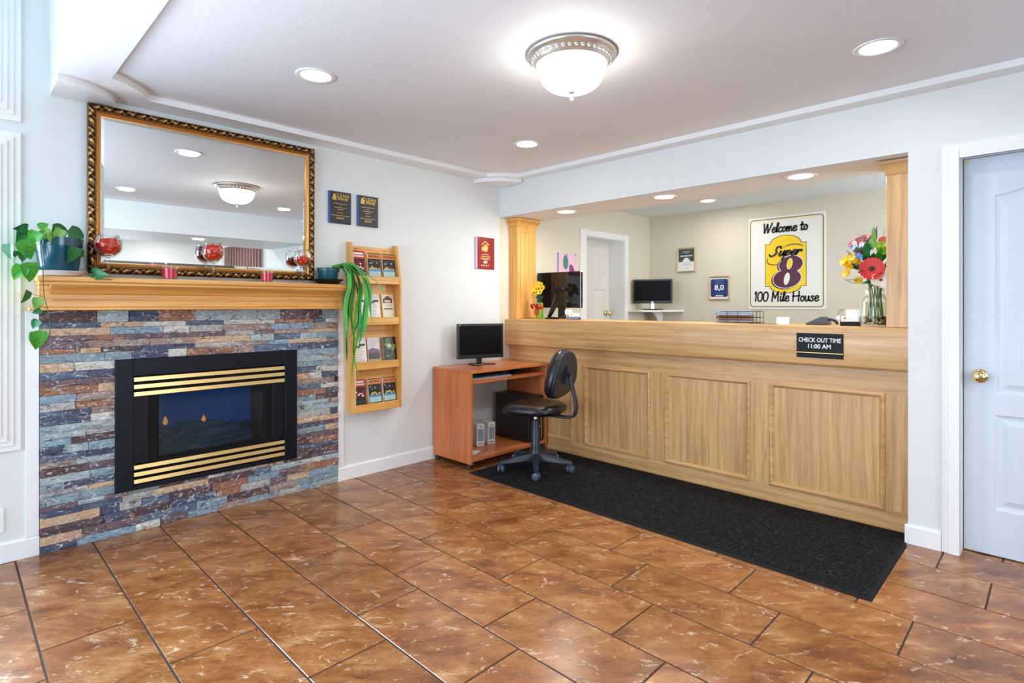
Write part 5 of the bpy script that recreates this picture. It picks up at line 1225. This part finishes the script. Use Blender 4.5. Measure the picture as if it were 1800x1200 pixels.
# --- green vase with sunflowers and red bow
VX, VY = -3.418, 3.835
t = thing('green_vase', 'slim green vase with a red bow beside the left oak pilaster', 'vase', (VX, VY, CT))
b = BM(); lathe(b, [(0, 0.001), (0.032, 0.001), (0.034, 0.006), (0.034, 0.150), (0.030, 0.150), (0.030, 0.01), (0, 0.01)], 28, cap=False); obj('body', b, plain('lime_glaze', C(126, 176, 40), 0.3), t, auto=40)
RIB = plain('red_ribbon', C(206, 30, 26), 0.4)
b = BM(); lathe(b, [(0.0345, 0.088), (0.0365, 0.092), (0.0365, 0.106), (0.0345, 0.110)], 24, cap=False); obj('ribbon_band', b, RIB, t)
for s in (-1, 1):
    b = BM(); L = spline([(0, 0, 0), (s * 0.028, -0.010, 0.030), (s * 0.056, -0.004, 0.020), (s * 0.046, 0.006, -0.012), (0, 0, 0)], 5); r1 = [b.verts.new(p + Vector((0, -0.014, 0.0))) for p in L]; r2 = [b.verts.new(p + Vector((0, 0.014, 0.006))) for p in L]
    for i in range(len(L) - 1): b.faces.new((r1[i], r1[i + 1], r2[i + 1], r2[i]))
    obj('bow_loop', b, RIB, t, loc=(0, -0.046, 0.104), smooth=True)
    b = BM(); L = spline([(0, 0, 0), (s * 0.014, -0.006, -0.03), (s * 0.010 + 0.004, -0.002, -0.066)], 4)
    r1 = [b.verts.new(p + Vector((-0.008, 0, 0))) for p in L]; r2 = [b.verts.new(p + Vector((0.008, 0, 0))) for p in L]
    for i in range(len(L) - 1): b.faces.new((r1[i], r1[i + 1], r2[i + 1], r2[i]))
    obj('bow_tail', b, RIB, t, loc=(0, -0.042, 0.100), smooth=True)
b = BM(); bmesh.ops.create_uvsphere(b, u_segments=10, v_segments=8, radius=0.010, matrix=Matrix.Translation((0, -0.046, 0.104))); obj('bow_knot', b, RIB, t, smooth=True)
# flower builders
def petal_flower(name, parent, loc, nrm, r, n, m, mc, cup=0.15, rc=0.25, layers=1, wide=1.0):
    nrm = Vector(nrm).normalized(); q_ = nrm.to_track_quat('Z', 'Y').to_matrix().to_4x4(); b = BM()
    for Ly in range(layers):
        rr = r * (1 - 0.25 * Ly)
        for i in range(n):
            a = 2 * PI * (i + 0.5 * Ly) / n; wd = wide * PI * rr / n * 1.15; vs = []
            for f, k in ((0.12, 0.35), (0.45, 0.8), (0.8, 1.0), (0.97, 0.55)):
                z = cup * rr * f + 0.004 * Ly
                vs.append([(f * rr, -wd * k, z), (f * rr, 0, z - 0.10 * wd), (f * rr, wd * k, z)])
            M = Matrix.Rotation(a, 4, 'Z'); V = [[b.verts.new(M @ Vector(p)) for p in row] for row in vs]
            for x_, y_ in zip(V, V[1:]):
                for j in range(2): b.faces.new((x_[j], x_[j + 1], y_[j + 1], y_[j]))
    o = obj(name, b, m, parent, smooth=True); o.matrix_local = Matrix.Translation(Vector(loc)) @ q_
    b = BM(); lathe(b, [(0, -0.002), (rc * r, 0.0), (rc * r * 0.9, rc * r * 0.35), (rc * r * .4, rc * r * 0.55), (0, rc * r * 0.5)], 14, cap=False); c_ = obj('flower_centre', b, mc, o, smooth=True)
    return o
def plain_leaf(parent, loc, d, L, wd, m, curve=0.15):
    d = Vector(d).normalized(); q_ = d.to_track_quat('Z', 'Y').to_matrix().to_4x4(); b = BM(); rows = []
    for i in range(7):
        f = i / 6; k = wd * math.sin(PI * min(0.999, f * 0.96 + 0.03)) ** 0.8; y = curve * L * f * f
        rows.append([b.verts.new((-k, y - 0.2 * k, f * L)), b.verts.new((0, y, f * L)), b.verts.new((k, y - 0.2 * k, f * L))])
    for a_, c_ in zip(rows, rows[1:]):
        for j in range(2): b.faces.new((a_[j], a_[j + 1], c_[j + 1], c_[j]))
    o = obj('leaf', b, m, parent, smooth=True); o.matrix_local = Matrix.Translation(Vector(loc)) @ q_; return o
YF = plain('yellow_petal', C(240, 190, 28), 0.5, var=0.15); DC = plain('dark_centre', C(70, 44, 24), 0.8); RDP = plain('red_petal', C(206, 26, 28), 0.45, var=0.1)
t = thing('sunflower_bunch', 'small bunch of yellow flowers in the slim green vase', 'flowers', (VX, VY, CT + 0.15))
q = random.Random(4)
for i, (x, z, y) in enumerate([(-.012, .168, -.01), (.030, .158, -.02), (-.046, .128, -.02), (.052, .130, -.02), (.004, .122, -.05), (-.030, .092, -.04), (.044, .095, -.045)]):
    petal_flower('yellow_flower', t, (x, y, z), (x * 3, -1 + .2 * q.random(), .5), .030, 12, YF, DC, .25, .3)
for i, (x, z, y, d) in enumerate([(-.05, .06, -.03, (-1, -.3, .3)), (.05, .06, -.03, (1, -.4, .2)), (0, .05, -.05, (0.2, -1, -.2)), (.02, .09, .0, (.5, 0, 1)), (-.02, .10, 0, (-.6, .1, 1)), (.015, .055, -.05, (.6, -1, .4)), (-.03, .075, -.045, (-.4, -1, .3))]): plain_leaf(t, (x * .5, y * .6, z - .02), d, .055, .015, LEAF2 if i % 2 else LEAF3)
b = BM()
for i in range(6): tube(b, spline([(0.012 * math.cos(i), 0.012 * math.sin(i), -0.13), (0.014 * math.cos(i), 0.014 * math.sin(i), 0.0), (0.03 * math.cos(i * 1.1), -0.015 + 0.02 * math.sin(i), 0.11)], 4), 0.0025, 6)
o = obj('stems', b, STEM, t, smooth=True); o['kind'] = 'stuff'
# --- desk microphone / scanner on a bent stand, phone, cards
t = thing('handheld_scanner', 'black handheld scanner leaning in its stand before the large screen', 'scanner', (-3.29, 3.86, CT))
b = BM(); pad(b, superell(0.075, 0.055, 2.4, 28), [(0.004, 0.0005), (0, 0.006), (0.012, 0.014), (0.05, 0.020)]); obj('base', b, BLACKP, t, auto=50)
b = BM(); P = spline([(-0.04, 0.0, 0.012), (0.0, -0.01, 0.06), (0.045, -0.015, 0.13), (0.085, -0.02, 0.22), (0.115, -0.03, 0.255)], 5); tube(b, P, [0.014 + 0.010 * math.sin(PI * i / (len(P) - 1)) for i in range(len(P))], 10); obj('handle', b, GLOSSBLK, t, smooth=True)
b = BM(); box(b, -0.045, 0.045, -0.03, 0.03, -0.022, 0.022, 0.008); obj('scan_head', b, GLOSSBLK, t, loc=(0.108, -0.032, 0.262), rot=(0, R(-24), 0.2))
b = BM(); tube(b, spline([(0.03, 0.0, 0.006), (0.10, -0.03, 0.006), (0.13, 0.03, 0.03), (0.16, 0.02, 0.006), (0.20, 0.06, 0.004)], 6), 0.004, 6); obj('cord', b, BLACKP, t, smooth=True)
def cards(x, y, rz, label, n=1):
    t = thing('card_holder', label, 'card holder', (x, y, CT), rz)
    b = BM(); prism(b, [(-0.03, 0), (0.03, 0), (0.03, 0.012), (-0.022, 0.026), (-0.03, 0.026)], 'x', -0.052, 0.052); obj('holder', b, GLOSSBLK, t)
    obj('card_stack', bx(-0.045, 0.045, -0.008, 0.012, 0.012, 0.058), PAPER, t, rot=(R(-14), 0, 0))
    b = BM(); flat(b, ellipse(-0.026, 0.045, 0.007, 0.007, 0, 14), -0.0095); obj('printed_logo', b, plain('orange_print', C(222, 120, 60), 0.5), t, rot=(R(-14), 0, 0))
    return t
cards(-3.02, 3.84, R(20), 'card holder of white cards in front of the office door')
t = thing('note_holder', 'small white memo card in a clip behind the scanner cord', 'card', (-3.15, 3.925, CT), R(15))
obj('card', bx(-0.035, 0.035, -0.001, 0.001, 0.045, 0.085), PAPER, t); obj('clip_stand', bx(-0.006, 0.006, -0.012, 0.012, 0, 0.048, 0.002), CHROME, t)
t = thing('file_tray', 'wire file tray stacked with blue folders on the counter', 'tray', (-1.60, 3.90, CT), R(8))
WIRE = plain('dark_wire', C(50, 48, 46), 0.4, 0.6); b = BM()
for z in (0.006, 0.042, 0.082):
    L = [(-0.145, -0.055, z), (0.145, -0.055, z), (0.145, 0.055, z), (-0.145, 0.055, z), (-0.145, -0.055, z)]
    for p, q2 in zip(L, L[1:]): tube(b, [p, q2], 0.002, 6)
for x in (-0.145, -0.07, 0.0, 0.10, 0.12, 0.145):
    for y in (-0.055, 0.055): tube(b, [(x, y, 0.001), (x, y, 0.082)], 0.0016, 6)
o = obj('wire_frame', b, WIRE, t); o['kind'] = 'stuff'
FOLD = plain('blue_folder', C(150, 172, 206), 0.5); BRN = plain('brown_folder', C(104, 62, 38), 0.6)
for i, (z, m, dx) in enumerate([(0.010, FOLD, 0), (0.019, BRN, .004), (0.031, BRN, -.004), (0.046, BRN, 0), (0.058, FOLD, -.006), (0.068, FOLD, .004), (0.079, FOLD, -.008)]):
    obj('folder', bx(-0.130 + dx - 0.01, 0.085 + dx, -0.048, 0.048, z, z + 0.008, 0.001), m, t, rot=(0, 0, R(-2 + i)))
t = thing('tent_card', 'small white folded card on the counter below the welcome sign', 'card', (-1.312, 3.90, CT), R(6))
b = BM(); prism(b, [(-0.018, 0), (0, 0.046), (0.018, 0), (0.016, 0), (0, 0.042), (-0.016, 0)], 'x', -0.038, 0.038); obj('folded_sheet', b, PAPER, t)
o = tag(obj('flyer', bx(-0.085, 0.085, -0.035, 0.035, 0, 0.003), plain('dark_flyer', C(60, 62, 66), 0.4), loc=(-1.40, 3.80, CT), rot=(0, 0, 0.05)), 'dark flat flyer lying on the counter beside the file tray', 'flyer')
t = thing('desk_phone', 'black desk phone standing behind the counter ledge', 'phone', (-1.09, 3.90, CT), R(4))
b = BM(); prism(b, [(-0.07, 0.0005), (0.055, 0.0005), (0.055, 0.03), (0.03, 0.052), (0.015, 0.052), (-0.07, 0.010)], 'y', -0.05, 0.05); obj('body', b, BLACKP, t)
b = BM(); tube(b, spline([(0.030, -0.02, 0.030), (0.065, -0.02, 0.036), (0.092, -0.02, 0.024), (0.104, -0.02, 0.006)], 5), 0.008, 8); obj('handset', b, BLACKP, t, smooth=True)
obj('display', bx(-0.03, 0.005, -0.052, -0.049, 0.018, 0.030, 0.001), GLOSSBLK, t)
# --- round bowl, card holder, jar with bouquet at the right end
t = thing('glass_bowl', 'round glass bowl of wrapped sweets behind the business cards', 'bowl', (-0.938, 3.935, CT))
b = BM(); lathe(b, [(0, 0.001), (0.035, 0.001), (0.055, 0.016), (0.067, 0.045), (0.064, 0.075), (0.050, 0.098), (0.048, 0.098), (0.062, 0.074), (0.064, 0.045), (0.053, 0.018), (0, 0.005)], 32, cap=False); obj('bowl', b, GLASS, t, smooth=True)
q = random.Random(9); b = BM()
for i in range(34):
    a = q.uniform(0, 6.28); r_ = q.uniform(0, .042); bmesh.ops.create_icosphere(b, subdivisions=1, radius=1, matrix=Matrix.Translation((r_ * math.cos(a), r_ * math.sin(a), .015 + q.uniform(0, .045))) @ Matrix.Rotation(q.uniform(0, 3), 4, 'X') @ Matrix.Diagonal((.012, .008, .008, 1)))
o = obj('sweets', b, plain('amber_wrapper', C(190, 124, 70), 0.3, var=0.4), t); o['kind'] = 'stuff'
cards(-0.905, 3.83, R(14), 'black card holder of white cards beside the bouquet jar')
o = tag(obj('leaflet', bx(-0.040, 0.040, -0.001, 0.001, 0, 0.100), PAPER, loc=(-0.893, 3.862, CT), rot=(R(-4), 0, R(14))), 'upright white leaflet between the sweets bowl and the bouquet jar', 'leaflet')
JX, JY = -0.782, 3.875
t = thing('glass_jar', 'large clear glass jar of water and stones at the right end of the counter', 'jar', (JX, JY, CT))
b = BM(); lathe(b, [(0, 0.001), (0.066, 0.001), (0.073, 0.008), (0.075, 0.03), (0.075, 0.140), (0.070, 0.162), (0.056, 0.182), (0.050, 0.190), (0.050, 0.200), (0.053, 0.203), (0.050, 0.207), (0.053, 0.211), (0.050, 0.216), (0.052, 0.222), (0.049, 0.222), (0.047, 0.19), (0.053, 0.180), (0.067, 0.160), (0.072, 0.140), (0.072, 0.03), (0.068, 0.006), (0, 0.005)], 44, cap=False); obj('jar_wall', b, GLASS, t, smooth=True)
b = BM(); lathe(b, [(0, 0.006), (0.068, 0.007), (0.0715, 0.03), (0.0715, 0.142), (0, 0.142)], 40, cap=False); obj('water', b, glass('still_water', (0.84, 0.88, 0.76, 1), 0.7, 0.02, 0.0), t, auto=40)
q = random.Random(11)
for i in range(36):
    a = q.uniform(0, 6.28); r_ = 0.055 * math.sqrt(q.uniform(.25, 1)); z = 0.016 + (i // 13) * 0.017 + q.uniform(0, .004); b = BM()
    bmesh.ops.create_icosphere(b, subdivisions=2, radius=1, matrix=Matrix.Translation((r_ * math.cos(a), r_ * math.sin(a), z)) @ Matrix.Rotation(a, 4, 'Z') @ Matrix.Diagonal((q.uniform(.011, .015), q.uniform(.010, .014), q.uniform(.008, .011), 1)))
    obj('pebble', b, [plain('grey_pebble', C(110, 108, 106), 0.4), plain('dark_pebble', C(52, 46, 44), 0.4), plain('tan_pebble', C(176, 140, 106), 0.4), plain('pale_pebble', C(206, 200, 190), 0.4)][i % 4], t, smooth=True)
t = thing('flower_bouquet', 'mixed bouquet with a large red gerbera standing in the glass jar', 'flowers', (JX, JY, CT))
def bp(X, Z, dy=0.0): return (X - JX, 3.80 - JY + dy, Z - CT)
PKP = plain('dusky_pink_petal', C(150, 84, 96), 0.55, var=0.2); BLP = plain('blue_petal', C(104, 140, 206), 0.55, var=0.2); WHP = plain('white_petal', C(236, 230, 224), 0.5, var=0.05); ORP = plain('coral_petal', C(206, 110, 84), 0.5, var=0.15); GRP = plain('green_petal', C(132, 176, 52), 0.5, var=0.15); PUP = plain('purple_petal', C(66, 48, 96), 0.5, var=0.15); YC = plain('gold_centre', C(150, 100, 30), 0.8)
petal_flower('gerbera', t, bp(-.776, 1.462, -.04), (.05, -1, .12), .068, 20, RDP, DC, .16, .26, 2, 0.86)
for i, (x, z) in enumerate([(-.922, 1.513), (-.880, 1.532), (-.858, 1.505), (-.889, 1.477), (-.912, 1.441), (-.851, 1.398), (-.905, 1.500), (-.870, 1.520), (-.895, 1.535)]): petal_flower('yellow_flower', t, bp(x, z, -.03 + .012 * (i % 3)), (-.4 + .2 * (i % 3), -1, .4), .024, 11, YF, plain('brown_centre', C(120, 60, 30), .8), .3, .32, 2)
for i, (x, z) in enumerate([(-.880, 1.612), (-.822, 1.642), (-.857, 1.577), (-.845, 1.628), (-.800, 1.635), (-.835, 1.560)]): petal_flower('pink_flower', t, bp(x, z, .0 + .012 * (i % 3)), (-.3 + .15 * i, -1, .8), .030, 14, PKP, YC, .35, .25, 2)
for i, (x, z) in enumerate([(-.874, 1.592), (-.842, 1.600), (-.836, 1.532), (-.832, 1.480), (-.85, 1.545)]): petal_flower('blue_flower', t, bp(x, z, -.025), (-.2 + .1 * i, -1, .4), .017, 7, BLP, WHP, .5, .3)
for x, z in ((-.728, 1.621), (-.712, 1.612)): petal_flower('coral_flower', t, bp(x, z, .01), (.2, -1, .5), .030, 14, ORP, YC, .3, .25, 2)
for x, z in ((-.750, 1.597), (-.722, 1.600), (-.719, 1.558), (-.735, 1.575)): petal_flower('green_flower', t, bp(x, z, -.01), (.1, -1, .4), .022, 14, GRP, GRP, .4, .35, 2)
petal_flower('white_flower', t, bp(-.735, 1.397, -.03), (.3, -1, .1), .046, 6, WHP, YC, .45, .2, 1, 1.2)
for i, (x, z) in enumerate([(-.868, 1.62), (-.83, 1.61), (-.862, 1.605)]): petal_flower('white_flower', t, bp(x, z, -.03), (0, -1, .3), .012, 6, WHP, YC, .4, .3)
for i, (x, z, d, L, wd, m) in enumerate([(-.775, 1.60, (.05, -.1, 1), .11, .016, LEAF3), (-.784, 1.575, (0, -.5, 1), .07, .018, LEAF3), (-.775, 1.50, (.6, -.5, .8), .10, .026, LEAF), (-.80, 1.52, (-.2, -.4, 1), .10, .022, LEAF2), (-.87, 1.545, (-.8, -.3, .5), .06, .020, LEAF2), (-.84, 1.41, (-1, -.4, -.2), .10, .016, LEAF2), (-.80, 1.40, (-.3, -1, -.5), .08, .026, LEAF2), (-.77, 1.38, (.3, -1, -.4), .08, .026, LEAF2), (-.80, 1.62, (-.9, -.2, .7), .09, .008, LEAF2), (-.74, 1.50, (.4, -.3, 1), .08, .020, LEAF), (-.83, 1.47, (-.6, -.8, .2), .08, .022, LEAF2),
        (-.73, 1.52, (.8, -.6, .6), .07, .02, LEAF2), (-.86, 1.38, (-.8, -.5, .2), .07, .010, LEAF2), (-.81, 1.55, (.1, -.6, .9), .08, .02, LEAF2), (-.76, 1.64, (-.1, -.1, 1), .075, .010, PUP), (-.735, 1.63, (.3, 0, 1), .07, .006, LEAF2), (-.78, 1.42, (.8, -.8, .1), .08, .024, LEAF2), (-.82, 1.44, (-.1, -1, .1), .07, .024, LEAF2), (-.85, 1.46, (-.9, -.4, .5), .07, .02, LEAF2)]): plain_leaf(t, bp(x, z, .0), d, L, wd, m)
q = random.Random(21)
for i in range(16):
    x = q.uniform(-.87, -.74); z = q.uniform(1.40, 1.60); plain_leaf(t, bp(x, z, .03 + q.uniform(-.02, .03)), (q.uniform(-.9, .9), q.uniform(-.8, .2), q.uniform(.1, 1)), q.uniform(.06, .09), q.uniform(.016, .026), LEAF2 if i % 3 else LEAF)
b = BM()
for i in range(12):
    a = i * 2.4; tube(b, spline([(.040 * math.cos(a), .040 * math.sin(a), .03), (.028 * math.cos(a + .5), .028 * math.sin(a + .5), .20), (.06 * math.cos(a + .7), -.05 + .03 * math.sin(a + .7), .36 + .02 * (i % 5))], 4), 0.0035, 6)
o = obj('stems', b, plain('cut_stem', C(96, 136, 70), 0.4), t, smooth=True); o['kind'] = 'stuff'
# ================================================================== SEEN ONLY IN THE MIRROR: the open side of the lobby
t = thing('vertical_blind', 'salmon vertical blind across the open side, seen in the gilt mirror', 'blind', (2.70, 3.52, 0.9))
obj('head_rail', bx(-0.90, 0.90, -0.03, 0.03, 1.30, 1.34, 0.004), WHITE, t)
BLD = plain('salmon_fabric', C(206, 140, 124), 0.7)
for i in range(14): obj('slat', bx(-0.064, 0.064, -0.002, 0.002, -0.30, 1.30), BLD, t, loc=(-0.83 + i * 0.128, -0.01, 0), rot=(0, 0, R(18)))
